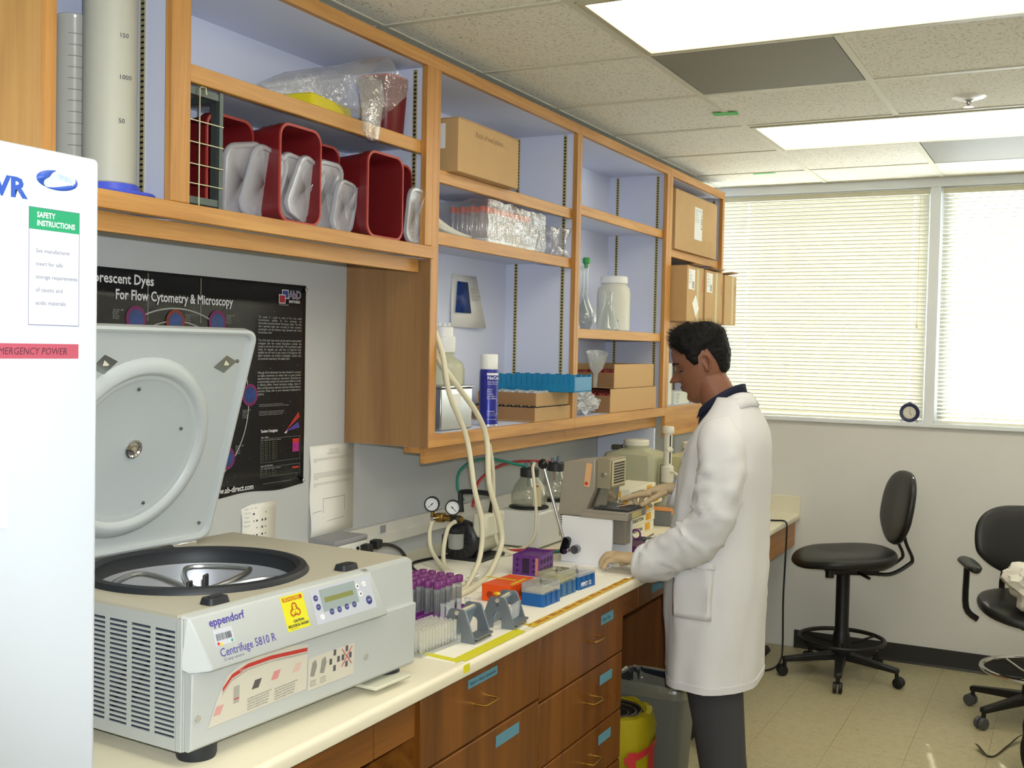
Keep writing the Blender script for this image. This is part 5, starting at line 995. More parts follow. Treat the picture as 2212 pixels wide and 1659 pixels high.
for x0, x1, y0, y1, lb2 in ((.165, .425, 4.73, 4.97, 'square translucent carboy with wide white cap, left of two'), (.45, .69, 4.77, 5.0, 'square yellowish carboy partly hidden behind the lab coat')):
    t = thing('carboy', lb2, 'carboy', ((x0 + x1) / 2, (y0 + y1) / 2, B), 0, 'carboys at the far end of the bench'); wx, wy = x1 - x0, y1 - y0; PO = mat('carboy_poly', 'b3b295', .4, var=.06, vs=6) if x0 < .3 else mat('carboy_poly_yellow', 'bdb98c', .4, var=.08, vs=6)
    G().loft([[(px, py, z) for px, py in rrect(wx * s, wy * s, .03 * s, 5)] for s, z in ((.95, 0), (1, .01), (1, .235), (.93, .262), (.5, .28), (.46, .285))]).build('body', PO, t); box('handle_panel', PO, t, wx * .5 - .004, -wy * .2, .03, wx * .5 + .004, wy * .2, .22, bev=.01)
    G().lathe([(.055, .284), (.055, .3), (0, .3)], 28).build('neck', PO, t); G().lathe([(.058, .298), (.06, .3), (.06, .321), (.055, .325), (0, .325)], 28).build('cap', mat('cap_cream', 'd9d6c6', .45), t)
    if x0 < .3: G().at((-wx * .35, 0, .285)).box(-.03, -.02, -.012, .02, .02, .01).build('wire_lug', mat('lug_dark', '5c564a', .5), t, bev=.006); G().tube(spl([(-.07, 0, .285), (-.06, -.02, .3), (-.045, -.01, .292), (-.05, .02, .297)], 4), .0018, 5).build('wire_loop', mat('lug_dark', '5c564a', .5), t)
# tube racks
PUR = mat('purple_plastic', '5e2a78', .4)
t = thing('purple_rack', 'purple four-way tube rack standing behind the orange rack', 'rack', (.542, 3.255, B), 4)
for (x0, y0, x1, y1) in ((-.047, -.064, .047, -.06), (-.047, .06, .047, .064), (-.047, -.06, -.043, .06), (.043, -.06, .047, .06)): box('wall', PUR, t, x0, y0, 0, x1, y1, .068, bev=.0015)
box('deck', PUR, t, -.043, -.06, .058, .043, .06, .062); box('shelf', PUR, t, -.043, -.06, .02, .043, .06, .023)
for k in range(4):
    for j in range(2): G().cyl((.0465, -.042 + k * .028, .02 + j * .026), .0085, .0012, 16, axis='x').build('tube_hole', mat('purple_hole', '2b1238', .5), t)
for x in (-.03, .028): 
    for j in range(3): G().cyl((x, -.0652, .016 + j * .018), .0045, .0013, 12, axis='y').build('tube_hole', mat('purple_hole', '2b1238', .5), t)
box('recess', mat('purple_hole', '2b1238', .5), t, -.012, -.0649, .008, .012, -.064, .058); box('label_strip', mat('strip_pink', 'c07a70', .6), t, .034, -.0655, .004, .044, -.0645, .062)
t = thing('orange_rack', 'bright orange tube rack with round side holes on bench paper', 'rack', (.642, 2.892, B + .001), -2); ORG = mat('orange_plastic', 'e2500f', .4)
g = G()
for (x0, y0, x1, y1) in ((-.047, -.083, .047, -.08), (-.047, .08, .047, .083), (-.047, -.08, -.044, .08), (.044, -.08, .047, .08)): g.box(x0, y0, 0, x1, y1, .049)
g.box(-.044, -.08, .046, .044, .08, .049); g.build('shell', ORG, t, bev=.0015)
for y in (-.045, -.015, .02, .052): G().cyl((.0465, y, .024), .012, .0012, 20, axis='x').build('tube_hole', mat('orange_hole', '9a2f06', .5), t)
for x in (-.02, .02): G().cyl((x, -.0843, .02), .01, .0012, 20, axis='y').build('tube_hole', mat('orange_hole', '9a2f06', .5), t)
for x, y, rz in ((.03, .0, 4), (-.035, .01, 92)): G().at((x, y, .0493), (0, 0, rz)).box(-.006, -.05, 0, .006, .05, .0006).build('label_tape', mat('tape_amber', 'd8b526', .45), t)
for i, (x, y, L_, h1, h2, rz, c, lb2) in enumerate(((.752, 2.878, .108, .036, .026, -3, 'e3e6e8', 'front blue pipette tip box with clear lid'), (.742, 3.008, .12, .04, .03, -4, 'd8d8b8', 'middle tip box with yellowed clear lid'), (.752, 3.14, .11, .04, .006, -6, 'e3e6e8', 'rear blue tip box with white lettering'))):
    t = thing('tip_box', lb2, 'box', (x, y, B + .001), rz, 'blue pipette tip boxes'); w_ = .076
    G().prism(rrect(w_, L_, .006), 0, h1, 'z', rrect(w_ * .97, L_ * .97, .006)).build('base', mat('tip_blue', '155a9c', .35) if i != 1 else mat('tip_blue_frost', '4a6f8c', .4), t)
    G().loft([[(a, b, z) for a, b in rrect(w_ * s, L_ * s, .006)] for s, z in ((1, h1 + .0005), (.98, h1 + h2), (.96, h1 + h2 + .001), (.02, h1 + h2 + .001))], cap=False).build('lid', clear('tip_lid_' + c, c, .22, .1), t, solid=.001)
    for k in range(3): box('latch_rib', mat('tip_blue', '155a9c', .35), t, w_ / 2 - .001, -L_ * .3 + k * L_ * .3 - .004, .004, w_ / 2 + .002, -L_ * .3 + k * L_ * .3 + .004, h1)
    tp = G()
    for a in range(5):
        for b in range(8): tp.cyl((-.026 + a * .013, -.04 + b * .0115, h1 - .004), .0038, .012, 6)
    if i < 2: o = tp.build('pipette_tips', mat('tips_amber', 'c9c08a', .4), t); o['kind'] = 'stuff'
    if i == 2: txt('PIPET 12', .018, WHT, t, (w_ / 2 + .0022, -.045, .01), *YU, bold=.0006)
ALU = mat('anodised_grey', '7f868e', .4, .6)
def magrack(loc, rz, lb, word=None, tubes=False):
    t = thing('magnet_rack', lb, 'rack', loc, rz, 'grey metal tube racks on the bench paper')
    for k, y in enumerate((-.045, .045)):
        P = [(-.052, 0), (-.012, 0), (-.012, .036), (-.008, .043), (0, .046), (.008, .043), (.012, .036), (.012, 0), (.052, 0), (.024, .078), (.018, .083), (-.018, .083), (-.024, .078)]
        G().prism(P, y - .003, y + .003, 'y').build('end_plate', ALU, t, bev=.0008)
    G().at((0, 0, .045), (0, 22, 0)).box(-.004, -.042, -.04, -.001, .042, .03).build('magnet_plate', mat('plate_blue_grey', '8fa3b0', .4, .3), t); box('base_plate', mat('rack_black', '2c2e31', .5), t, .012, -.042, .004, .05, .042, .01)
    box('tube_shelf', ALU, t, .02, -.042, .0105, .058, .042, .016); G().tube([(0, -.052, .074), (0, .052, .074)], .0055, 10).build('cross_rod', mat('rod_cream', 'c2bba6', .4, .3), t); G().cyl((0, -.0495, .062), .004, .002, 10, axis='y').build('screw', mat('screw_grey', '7c7f80', .35, .8), t)
    if word: txt(word, .0125, PU, t, (-.045, -.0484, .01), (.024, 0, .062), (-.062, 0, .024), bold=.0002)
    return t
magrack((.757, 2.425, B + .001), 2, 'near grey metal tube rack with purple lettering', 'eppendorf'); magrack((.775, 2.598, B + .001), 8, 'far grey metal tube rack holding small tubes')
tb = thing('small_tube', 'small clear tube in the far grey metal rack', 'tube', (.812, 2.57, B + .0175), 0, 'small tubes in the far metal rack')
G().lathe([(0, 0), (.003, .002), (.0048, .02), (.005, .042), (0, .042)], 10).build('tube_body', clear('tube_plastic2', 'e4e8ea', .3, .1), tb)
for k in range(1, 6): dup(tb, (.812 - .002 * k, 2.57 + k * .0125, B + .0175))
o = tag(G().sphere((.775, 2.56, B + .0905), .008, 12, 8, 1.3, 1, .7).build('yellow_stopper', mat('cap_yellow', 'dca51e', .4)), 'yellow stopper lying on far metal rack', 'cap')
# purple rack full of capped tubes
t = thing('tube_rack', 'purple rack packed with purple-capped tubes beside the centrifuge', 'rack', (.578, 2.52, B + .001), -3); MAG = mat('magenta_plastic', '6d2a78', .4)
box('base', MAG, t, -.075, -.1, 0, .075, .1, .004, bev=.001)
for k in range(6): box('rib', MAG, t, -.075 + k * .0288, -.1, .004, -.075 + k * .0288 + .006, .1, .036, bev=.001)
for y in (-.1, .094): box('end_rib', MAG, t, -.075, y, .0045, .075, y + .006, .034)
CAP = mat('purple_cap', '74306f', .42); TP = clear('tube_plastic3', 'dfe3e6', .16, .08)
tb = thing('capped_tube', 'purple-capped clear tube standing in the purple rack', 'tube', (.53, 2.44, B + .006), 0, 'purple-capped tubes in the purple rack')
G().lathe([(0, 0), (.002, 0), (.0082, .016), (.0085, .1), (0, .1)], 14).build('tube_body', TP, tb); G().lathe([(.0112, .096), (.0115, .097), (.0115, .112), (.01, .114), (0, .114)], 16).build('cap', CAP, tb); G().shell([(.0087, .03), (.0087, .082)], 8, (0, 0, 0)).build('graduation', clear('grad_film', '6a6a70', .22, .3), tb)
tb.location = (.521, 2.447, B + .006)
for i in range(5):
    for j in range(6):
        if (i or j) and not (i > 2 and j == 0): dup(tb, (.521 + i * .0288 + .003 * (j % 2), 2.447 + j * .029, B + .006 + random.uniform(0, .003)))
tb = thing('microtube', 'short clear microtube leaning in front of purple-capped tubes', 'tube', (.667, 2.46, B + .001), 0, 'short clear tubes beside the purple rack')
G().lathe([(0, 0), (.003, .0), (.0062, .014), (.0065, .062), (.008, .063), (.008, .068), (0, .068)], 12).build('tube_body', clear('tube_plastic2', 'e4e8ea', .3, .1), tb)
for x, y in ((.672, 2.482), (.668, 2.508), (.673, 2.535), (.684, 2.46), (.685, 2.56)): dup(tb, (x, y, B + .001))
t = thing('clear_tube_rack', 'clear plastic rack of thin tubes at centrifuge corner', 'rack', (.715, 2.3, B + .001), -4); CP = clear('clear_acrylic', 'e3e6e6', .25, .06)
box('tray', CP, t, -.05, -.085, 0, .05, .085, .008); box('deck', CP, t, -.048, -.083, .02, .048, .083, .022)
for x, y in ((-.046, -.081), (.042, -.081), (-.046, .077), (.042, .077)): box('post', CP, t, x, y, .008, x + .004, y + .004, .02)
tb = thing('thin_tube', 'thin clear tube in the clear rack by the centrifuge', 'tube', (.678, 2.225, B + .0095), 0, 'thin tubes in the clear rack'); G().lathe([(0, 0), (.002, .0), (.0042, .006), (.0045, .052), (0, .052)], 8).build('tube_body', clear('tube_plastic4', 'ecebe0', .3, .08), tb)
for i in range(6):
    for j in range(12):
        if i or j: dup(tb, (.678 + i * .0145 + j * .0009, 2.225 + j * .0132 - i * .001, B + .0095))
vs, fs = blob((.4, 3.02, B + .016), (.06, .075, .015), 21, 3, .4, 2.0); vs = [(x, y, max(z, B + .0012)) for x, y, z in vs]
tag(G().add(vs, fs).build('crumpled_tissue', mat('tissue', 'dedbd0', .85), sharp=20), 'crumpled white tissue on bench between the hoses', 'tissue')
n = 14; vs = []; fs = []
for i in range(n + 1):
    for j in range(n + 1):
        u, v = i / n, j / n; vs.append((.62 + .235 * u, 3.33 + .3 * v - .06 * u * v, CT + .0025 + .012 * max(0, v - .55) * 2 * max(0, u - .3) + .002 * math.sin(7 * u) * math.sin(6 * v + 1)))
fs = [(i * (n + 1) + j, (i + 1) * (n + 1) + j, (i + 1) * (n + 1) + j + 1, i * (n + 1) + j + 1) for i in range(n) for j in range(n)]
tag(G().add(vs, fs).build('paper_towel', mat('bench_paper', 'efebdd', .8), solid=.0006), 'rumpled white paper sheet under the near gloved hand', 'paper')
# ---------------------------------------------------------------- far desk, sill, floor
t = thing('desk_clock', 'small round dark blue alarm clock on the window sill', 'clock', (1.327, YW - .0, 1.3185)); NV = mat('clock_navy', '23284e', .4)
G().at((0, 0, .053), (90, 0, 0)).lathe([(0, -.012), (.047, -.012), (.052, -.004), (.052, .006), (.046, .011), (.034, .009), (.033, .006)], 36).build('case', NV, t); G().at((0, 0, .053), (90, 0, 0)).prism(ngon(.0335, 32), .0064, .0072).build('face', mat('clock_face', 'd6d3c2', .4), t)
g = G().at((0, 0, .053), (90, 0, 0)).tube([(0, 0, .0078), (.006, .026, .0078)], .0009, 5).tube([(0, 0, .0078), (.011, -.014, .0078)], .0013, 5)
for k in range(12): a = k * math.pi / 6; g.tube([(.027 * math.cos(a), .027 * math.sin(a), .0074), (.031 * math.cos(a), .031 * math.sin(a), .0074)], .0008, 4)
g.build('hands_and_marks', INK, t)
for s in (-1, 1): G().tube([(s * .03, -.004, .016), (s * .042, -.01, .003)], .0045, 8).build('foot', CHR, t)
G().tube([(-.012, 0, .104), (0, 0, .11), (.012, 0, .104)], .004, 6).build('top_button', CHR, t)
t = thing('squeeze_bottle', 'small pale bottle on the low desk behind person', 'bottle', (.655, 5.84, .7703)); G().lathe([(0, 0), (.026, 0), (.028, .004), (.028, .09), (.012, .11), (.012, .125), (0, .125)], 20).build('body', mat('pale_bottle', 'c3c9c6', .4), t); G().lathe([(.014, .122), (.014, .14), (.004, .15), (0, .15)], 14).build('cap', mat('cap_white', 'e9e9e6', .4), t)
tag(G().tube(spl([(.45, 5.82, .775), (.6, 5.88, .775), (.7, 5.9, .7755), (.75, 5.9, .778), (.768, 5.9, .764), (.77, 5.9, .72), (.768, 5.9, .6), (.762, 5.9, .35), (.766, 5.9, .1), (.76, 5.87, .02), (.74, 5.75, .007), (.66, 5.66, .006), (.5, 5.62, .006)], 7), .0048, 8).build('black_cable', RUB), 'thin black cord hanging from low desk to floor', 'cord')
t = thing('foot_pedal', 'black foot pedal on the floor under the low desk', 'pedal', (.6, 6.05, .0008)); G().prism(rrect(.1, .2, .03), 0, .03, 'z', rrect(.08, .17, .03)).build('pedal_body', RUB, t, bev=.005); G().prism(rrect(.06, .12, .02), .031, .036).build('tread', mat('rib_black', '2c2d30', .5), t)
# waste bins
def wastebin(lb, loc, w, d, h, m, rz=0):
    t = thing('waste_bin', lb, 'bin', loc, rz); k = [(.78, 0), (.8, .004), (1, h - .02), (1.04, h - .018), (1.04, h), (.98, h), (.79, .01)]
    G().loft([[(a * s, b * s, z) for a, b in rrect(w, d, .04, 5)] for s, z in k]).build('bin_body', m, t); return t
t = wastebin('grey plastic waste bin with black liner under the bench', (.765, 3.87, .0009), .27, .2, .455, mat('bin_grey', '6c6d66', .5))
LN_ = clear('liner_clear', 'b8b5a0', .35, .1, 1, .6, 30); from mathutils import noise
def skirt(w, d, rings, seed, amp, n=40):
    P = rrect(w, d, .045, 9); R = []
    for i, (s, z) in enumerate(rings): R.append([(a * s * (1 + amp * noise.noise(Vector((k * .55, i * .6, seed)))), b * s * (1 + amp * noise.noise(Vector((k * .55, i * .6, seed + 5)))), z + amp * .25 * noise.noise(Vector((k * .5, i, seed + 9)))) for k, (a, b) in enumerate(P)])
    return R
G().loft(skirt(.27, .2, ((.8, .2), (.9, .4), (.97, .452), (1.07, .46), (1.1, .44), (1.09, .415)), 2, .05), cap=False).build('liner_edge', LN_, t, sharp=25); G().loft(skirt(.27, .2, ((.02, .12), (.6, .13), (.82, .25), (.94, .44), (.965, .455)), 4, .06), cap=False).build('black_liner', mat('liner_black', '1c2128', .35), t, sharp=25)
t = thing('biohazard_bin', 'waste bin covered by yellow biohazard bag with red print', 'bin', (.74, 3.5, .0009))
G().lathe([(0, 0), (.09, 0), (.115, .34), (.12, .36), (.113, .36), (.088, .01)], 28).build('drum', BLK, t)
R = []
for i, (r, z) in enumerate(((.1, .05), (.118, .12), (.128, .22), (.14, .3), (.146, .4), (.138, .445), (.115, .448))): R.append([(r * (1 + .09 * noise.noise(Vector((k * .6, i * .7, 3)))) * math.cos(k * math.pi / 20), r * (1 + .09 * noise.noise(Vector((k * .6, i * .7, 3)))) * math.sin(k * math.pi / 20), z + .02 * noise.noise(Vector((k * .5, i, 8)))) for k in range(40)])
G().loft(R, cap=False).build('yellow_bag', mat('bag_yellow', 'b9a91a', .4, transl=.3), t, sharp=30)
for a0, a1, z0, z1, s in ((-52, 20, .3, .325, .18), (-48, -34, .22, .34, 0), (-14, 8, .2, .32, .3)):
    q = [(.152 * math.cos(rad(a)), .152 * math.sin(rad(a)), z + s * (a - a0) / 300) for a in range(a0, a1 + 1, 6) for z in (z0, z1)]; G().add(q, [(2 * i, 2 * i + 2, 2 * i + 3, 2 * i + 1) for i in range(len(q) // 2 - 1)]).build('red_print', mat('bag_red', 'b02a2c', .5), t)
for r in (.1, .08, .055): G().tube([(r * math.cos(k * math.pi / 16), r * math.sin(k * math.pi / 16), .442 - (.1 - r) * .3) for k in range(32)], .004, 6, True).build('lid_groove', mat('lid_brown', '4a4030', .45), t)
G().lathe([(0, .422), (.104, .438), (.108, .434), (.1, .415), (0, .41)], 28).build('inner_lid', BLK, t)

# ---------------------------------------------------------------- lab chairs
VIN = mat('black_vinyl', '1b1c1b', .38, bump=.04, bs=200); CBK = mat('chair_plastic', '141414', .42)
def chair(lb, loc, rz, zs, zb0, zb1, ring, bw=.41, arms=False, castm=CBK, colz=.2):
    """local: faces -x"""
    t = thing('lab_chair', lb, 'chair', loc, rz, 'black lab chairs'); 
    R = []
    for s, z, dx in ((.55, zs - .075, 0), (.9, zs - .07, 0), (.99, zs - .05, 0), (1, zs - .03, 0), (.97, zs - .01, 0), (.85, zs + .0, 0), (.45, zs - .006, 0), (.02, zs - .012, 0)):
        R.append([((px * s + dx), py * s, z - .035 * max(0, -px * s / .25) ** 2 * (z > zs - .06) + .02 * max(0, px * s / .25) * (z > zs - .06)) for px, py in [(.26 * math.copysign(abs(math.cos(a)) ** .8, math.cos(a)), .25 * math.copysign(abs(math.sin(a)) ** .8, math.sin(a))) for a in [k * math.pi / 20 for k in range(40)]]])
    G().loft(R).build('seat', VIN, t, sub=1)
    h = zb1 - zb0; R = []
    for s, d in ((.05, -.004), (.6, -.002), (.9, .004), (.98, .014), (1, .03), (.97, .045), (.6, .052), (.05, .054)):
        q = []
        for k in range(40):
            a = k * math.pi / 20; u = math.cos(a); v = math.sin(a); w_ = bw / 2 * (1.0 if v > -.3 else 1 - .25 * (-v - .3) / .7); y = w_ * math.copysign(abs(u) ** .75, u) * s; z = zb0 + h / 2 + h / 2 * math.copysign(abs(v) ** .8, v) * s
            q.append((.225 + d - .35 * y * y + .06 * (z - zb0) / h, y, z))
        R.append(q)
    G().loft(R).build('backrest', VIN, t, sub=1)
    for s in (-1, 1): G().tube(spl([(.27, s * .07, zb0 + .12), (.295, s * .07, zb0 + .02), (.33, s * .07, zb0 - .06), (.31, s * .065, zs - .06), (.22, s * .06, zs - .11), (.1, s * .05, zs - .105)], 5), .014, 8, flat=.6).build('back_arm', CBK, t)
    box('mechanism', CBK, t, -.1, -.09, zs - .115, .16, .09, zs - .072, bev=.01); G().tube([(.05, -.09, zs - .1), (.07, -.2, zs - .105)], .008, 8).build('lever', CBK, t); G().cyl((-.12, -.17, zs - .11), .022, .04, 12).build('tilt_knob', CBK, t)
    G().lathe([(0, .11), (.045, .11), (.05, .13), (.046, .2), (.038, .24), (.0345, .25), (.0345, zs - .11), (0, zs - .11)], 20).build('column', CBK, t)
    if ring:
        rr_, rm = ring; G().tube([(rr_ * math.cos(k * math.pi / 24), rr_ * math.sin(k * math.pi / 24), colz) for k in range(48)], .011, 8, True).build('foot_ring', rm, t)
        for k in range(3): a = rad(20 + 120 * k); G().tube(spl([(.04 * math.cos(a), .04 * math.sin(a), colz - .02), (.1 * math.cos(a), .1 * math.sin(a), colz - .02), (rr_ * math.cos(a), rr_ * math.sin(a), colz)], 4), .006, 6).build('ring_spoke', rm, t)
    for k in range(5):
        a = rad(-18 + 72 * k - rz + (8 if not arms else 30)); u = Vector((math.cos(a), math.sin(a), 0)); p = u * .29; v = Vector((-u.y, u.x, 0))
        q = [[tuple(u * d + v * w_ * s + Vector((0, 0, z))) for s, z in ((-1, z0), (1, z0), (1, z1), (-1, z1))] for d, w_, z0, z1 in ((.03, .03, .095, .135), (.16, .022, .085, .118), (.3, .018, .073, .098))]
        lg = G().loft(q).build('leg', CBK, t, bev=.006)
        cz = .0285; g = G()
        for s in (-1, 1): c0 = p + v * (s * .014) + u * .012; g.at((c0.x, c0.y, cz + .0008), (90, 0, math.degrees(a) + 90 - 90)); g.lathe([(0, -.009), (.024, -.009), (.0275, -.004), (.0275, .006), (.02, .009), (0, .009)], 18)
        w0 = g.build('caster', castm, lg); G().cyl((p.x, p.y, .045), .01, .035, 10).build('caster_stem', CBK, lg)
    if arms:
        for s in (-1, 1):
            G().tube(spl([(.02, s * .25, zs - .1), (.03, s * .3, zs - .05), (.04, s * .3, zs + .1), (.03, s * .3, zs + .15)], 4), .024, 8, flat=.6).build('arm_post', CBK, t)
            R = [[(x, s * .3 + w_ * math.cos(q), zs + .165 + .018 * math.sin(q) + dz) for q in [k * math.pi / 6 for k in range(12)]] for x, w_, dz in ((-.15, .012, -.01), (-.13, .036, -.004), (-.02, .042, 0), (.09, .04, .0), (.125, .02, -.006))]; G().loft(R).build('arm_pad', VIN, t, sub=1)
    return t
chair('black lab stool chair with round back facing the bench', (1.085, 5.83, .0008), 27, .665, .7, 1.085, (.215, CBK), .42)
chair('black lab chair with armrests and chrome ring at right edge', (2.0, 5.56, .0008), 107, .56, .63, .965, (.225, CHR), .44, True, mat('caster_grey', '4a4a4a', .4), .24)
vs, fs = blob((2.02, 5.43, .665), (.14, .16, .1), 31, 4, .4, 2.0)
tag(G().add(vs, fs).build('folded_coat', mat('coat_cloth_b', 'd3cfc4', .85), sharp=40), 'crumpled white coat lying on the right-hand chair', 'clothing')
t = thing('backpack', 'black backpack on the floor at lower right corner', 'bag'); BP = mat('nylon_black', '141310', .75, bump=.3, bs=80)
vs, fs = blob((2.14, 4.93, .19), (.165, .15, .19), 44, 4, .18, 1.5); G().add([(x, y, max(z, .0012)) for x, y, z in vs], fs).build('pack_body', BP, t); G().tube(spl([(2.02, 4.88, .2), (1.985, 4.86, .12), (2.0, 4.84, .03), (2.05, 4.82, .01)], 5), .018, 6, flat=.35).build('shoulder_strap', BP, t)
G().tube(spl([(2.0, 5.22, .05), (1.96, 5.24, .03), (1.915, 5.15, .006), (1.86, 4.98, .004), (1.8, 5.06, .02)], 6), .012, 6, flat=.15, up=(0, 0, 1)).build('loose_strap', mat('strap_brown', '3a3222', .8), t)
# ---------------------------------------------------------------- person at the bench
from mathutils import noise
pe = thing('person', 'person in white lab coat and gloves working at the steel press', 'person')
SKIN = mat('skin', '7f523b', .5, sss=.15, var=.05, vs=30); HAIRM = mat('hair_black', '0b0908', .65, bump=.6, bs=160, spec=.25); COAT = mat('coat_cloth', 'd2d2d4', .85, bump=.12, bs=400); GLV = mat('glove_latex', 'c3ab87', .5, var=.06, vs=60); NAVY = mat('shirt_navy', '161b33', .8); TROU = mat('trouser_grey', '3b3b3e', .85, bump=.1, bs=300)
def lerp_table(T, z):
    if z <= T[0][0]: return T[0][1:]
    for a, b in zip(T, T[1:]):
        if z <= b[0]:
            t = (z - a[0]) / (b[0] - a[0]); t = t * t * (3 - 2 * t) * .35 + t * .65
            return tuple(p + (q - p) * t for p, q in zip(a[1:], b[1:]))
    return T[-1][1:]
HC = Vector((.997, 3.6, 1.637)); TAU = rad(18); F0 = Vector((-.957, -.29, 0)); L0 = Vector((.29, -.957, 0)) * 1.0
L0 = Vector((0, 0, 1)).cross(F0)          # his left
FA = F0 * math.cos(TAU) - Vector((0, 0, 1)) * math.sin(TAU); UA = Vector((0, 0, 1)) * math.cos(TAU) + F0 * math.sin(TAU)
def HW(a, b, c): return HC + FA * a + L0 * b + UA * c
#        z      front  back   halfwidth
HT = [(-.124, .050, .018, .016), (-.118, .064, .000, .030), (-.108, .074, -.010, .040), (-.095, .079, -.022, .048), (-.08, .0795, -.035, .0545), (-.065, .084, -.05, .06), (-.05, .086, -.066, .064), (-.032, .087, -.08, .068), (-.012, .0865, -.09, .0715), (.008, .085, -.096, .074), (.028, .0925, -.099, .0755), (.045, .0935, -.1, .076), (.065, .091, -.098, .0745), (.085, .082, -.09, .068), (.1, .067, -.077, .057), (.112, .045, -.057, .042), (.119, .022, -.035, .025), (.122, .0, -.015, .006)]
def gau(x, s): return math.exp(-(x / s) ** 2)
def head_pt(ph, c, out=0.0, feat=True):
    f, b, w = lerp_table(HT, c); xc = -.008; cp, s_ = math.cos(ph), math.sin(ph)
    e = .88 if cp > 0 else 1.0
    ax = (f - xc) if cp > 0 else (xc - b)
    x = xc + ax * math.copysign(abs(cp) ** e, cp); y = w * math.copysign(abs(s_) ** .92, s_)
    if feat and cp > 0:
        k = gau(y, .0105 + .006 * gau(c + .03, .012))
        nose = .042 * max(0, min(1, (.014 - c) / .044)) * (1 if c > -.03 else max(0, 1 - (-.03 - c) / .009)); x += nose * k
        x -= .0095 * gau(abs(y) - .031, .0135) * gau(c - .004, .011)                 # eye sockets
        x += .004 * gau(abs(y) - .03, .009) * gau(c - .003, .007)                    # eyeball
        x += .0045 * gau(c - .027, .009) * gau(abs(y) - .025, .022)                  # brow ridge
        x += .0085 * gau(y, .019) * gau(c + .0545, .0055) + .008 * gau(y, .017) * gau(c + .0675, .0058) - .006 * gau(y, .02) * gau(c + .0612, .0025)
        x -= .0045 * gau(y, .022) * gau(c + .079, .006); x += .005 * gau(y, .02) * gau(c + .101, .01)
        x += .003 * gau(abs(y) - .045, .016) * gau(c + .025, .018)
    d = Vector((x - xc, y, c * .6)).normalized() * out
    return HW(x + d.x, y + d.y, c + d.z)
N = 72; zs = [-.124 + .246 * (i / 62) for i in range(63)]
zs = [z for z in zs]
g = G().loft([[head_pt(2 * math.pi * k / N, z) for k in range(N)] for z in zs])
for s in (-1, 1):     # ears
    er = [(-.008, -.030), (-.002, -.033), (-.002, -.015), (.002, .0), (.006, .018), (.002, .032), (-.012, .038), (-.026, .03), (-.03, .012), (-.024, -.01), (-.016, -.026)]
    er = [(a * .72, c * .74) for a, c in er]; P = [HW(a - .008, s * (.0735 + .009 * (-(a + .008)) / .022 + .003), c) for a, c in er]; g.tube(spl(P, 3, True), .0042, 8, True)
    g.loft([[HW(-.008 + a * q - .007 * (1 - q), s * (.0745 + dy + .006 * max(0, -(a + .008)) / .022), c * q + .003 * (1 - q)) for a, c in er] for q, dy in ((.25, -.012), (.9, -.012), (.95, .0), (.25, -.001))])
# neck, shoulders, trunk, arms and legs hidden by clothes: one closed body
def ering(c, dx, dy, n=28): return [(c[0] + dx * math.cos(2 * math.pi * k / n), c[1] + dy * math.sin(2 * math.pi * k / n), c[2]) for k in range(n)]
g.tube([(1.01, 3.595, 1.61), (1.038, 3.6, 1.56), (1.065, 3.6, 1.51), (1.085, 3.6, 1.45), (1.09, 3.6, 1.4)], [.055, .06, .061, .064, .07], 24)
g.loft([ering((1.085, 3.6, 1.46), .04, .07), ering((1.09, 3.6, 1.42), .07, .15), ering((1.085, 3.6, 1.34), .09, .17), ering((1.08, 3.6, 1.15), .09, .15), ering((1.07, 3.6, 1.0), .1, .16), ering((1.07, 3.6, .88), .1, .165), ering((1.07, 3.6, .82), .08, .14)])
LARM = [(1.1, 3.46, 1.4), (1.122, 3.4, 1.3), (1.11, 3.385, 1.15), (1.05, 3.385, 1.085), (.96, 3.39, 1.025), (.875, 3.4, .99)]; RARM = [(1.1, 3.74, 1.4), (1.09, 3.79, 1.28), (1.05, 3.805, 1.17), (.99, 3.78, 1.16), (.93, 3.735, 1.18), (.885, 3.7, 1.193)]
for A in (LARM, RARM): g.tube(A, [.05, .048, .045, .042, .035, .028], 14)
for y, q in ((3.515, .01), (3.685, -.045)): g.tube([(1.07 + q, y, .86), (1.093 + q, y, .5), (1.125 + q, y, .28), (1.14 + q, y, .07)], [.08, .06, .05, .04], 14)
bo = g.build('body', SKIN, pe); m_ = bo.modifiers.new('skin', 'REMESH'); m_.mode = 'VOXEL'; m_.voxel_size = .0034; m_.use_smooth_shade = True
m_ = bo.modifiers.new('relax', 'SMOOTH'); m_.factor = .5; m_.iterations = 1
# face details
for s in (-1, 1):
    q = []
    for k in range(9):
        y = s * (.014 + .034 * k / 8); c0 = .0235 + .006 * math.sin(math.pi * (k / 8) ** .8); ph = math.atan2(y / .0755, 1) 
        for dz in (-.0032 + .001 * k / 8, .0032 - .0018 * k / 8):
            best = min((abs((head_pt(p, c0 + dz) - HC).dot(L0) - y), p) for p in [rad(t) * s for t in range(2, 70)])[1]; q.append(head_pt(best, c0 + dz, .0016))
    G().add(q, [(2 * i, 2 * i + 2, 2 * i + 3, 2 * i + 1) for i in range(8)]).build('eyebrow', HAIRM, pe, solid=.0022)
    q = []
    for k in range(9):
        y = s * (.017 + .028 * k / 8)
        for dz in (-.001 - .0026 * math.sin(math.pi * k / 8), .0005 + .0016 * math.sin(math.pi * k / 8)):
            best = min((abs((head_pt(p, -.001 + dz) - HC).dot(L0) - y), p) for p in [rad(t) * s for t in range(2, 70)])[1]; q.append(head_pt(best, -.001 + dz, .0009))
    G().add(q, [(2 * i, 2 * i + 2, 2 * i + 3, 2 * i + 1) for i in range(8)]).build('eyelid_line', mat('lash_dark', '2a1812', .5), pe, solid=.0012)
q = []
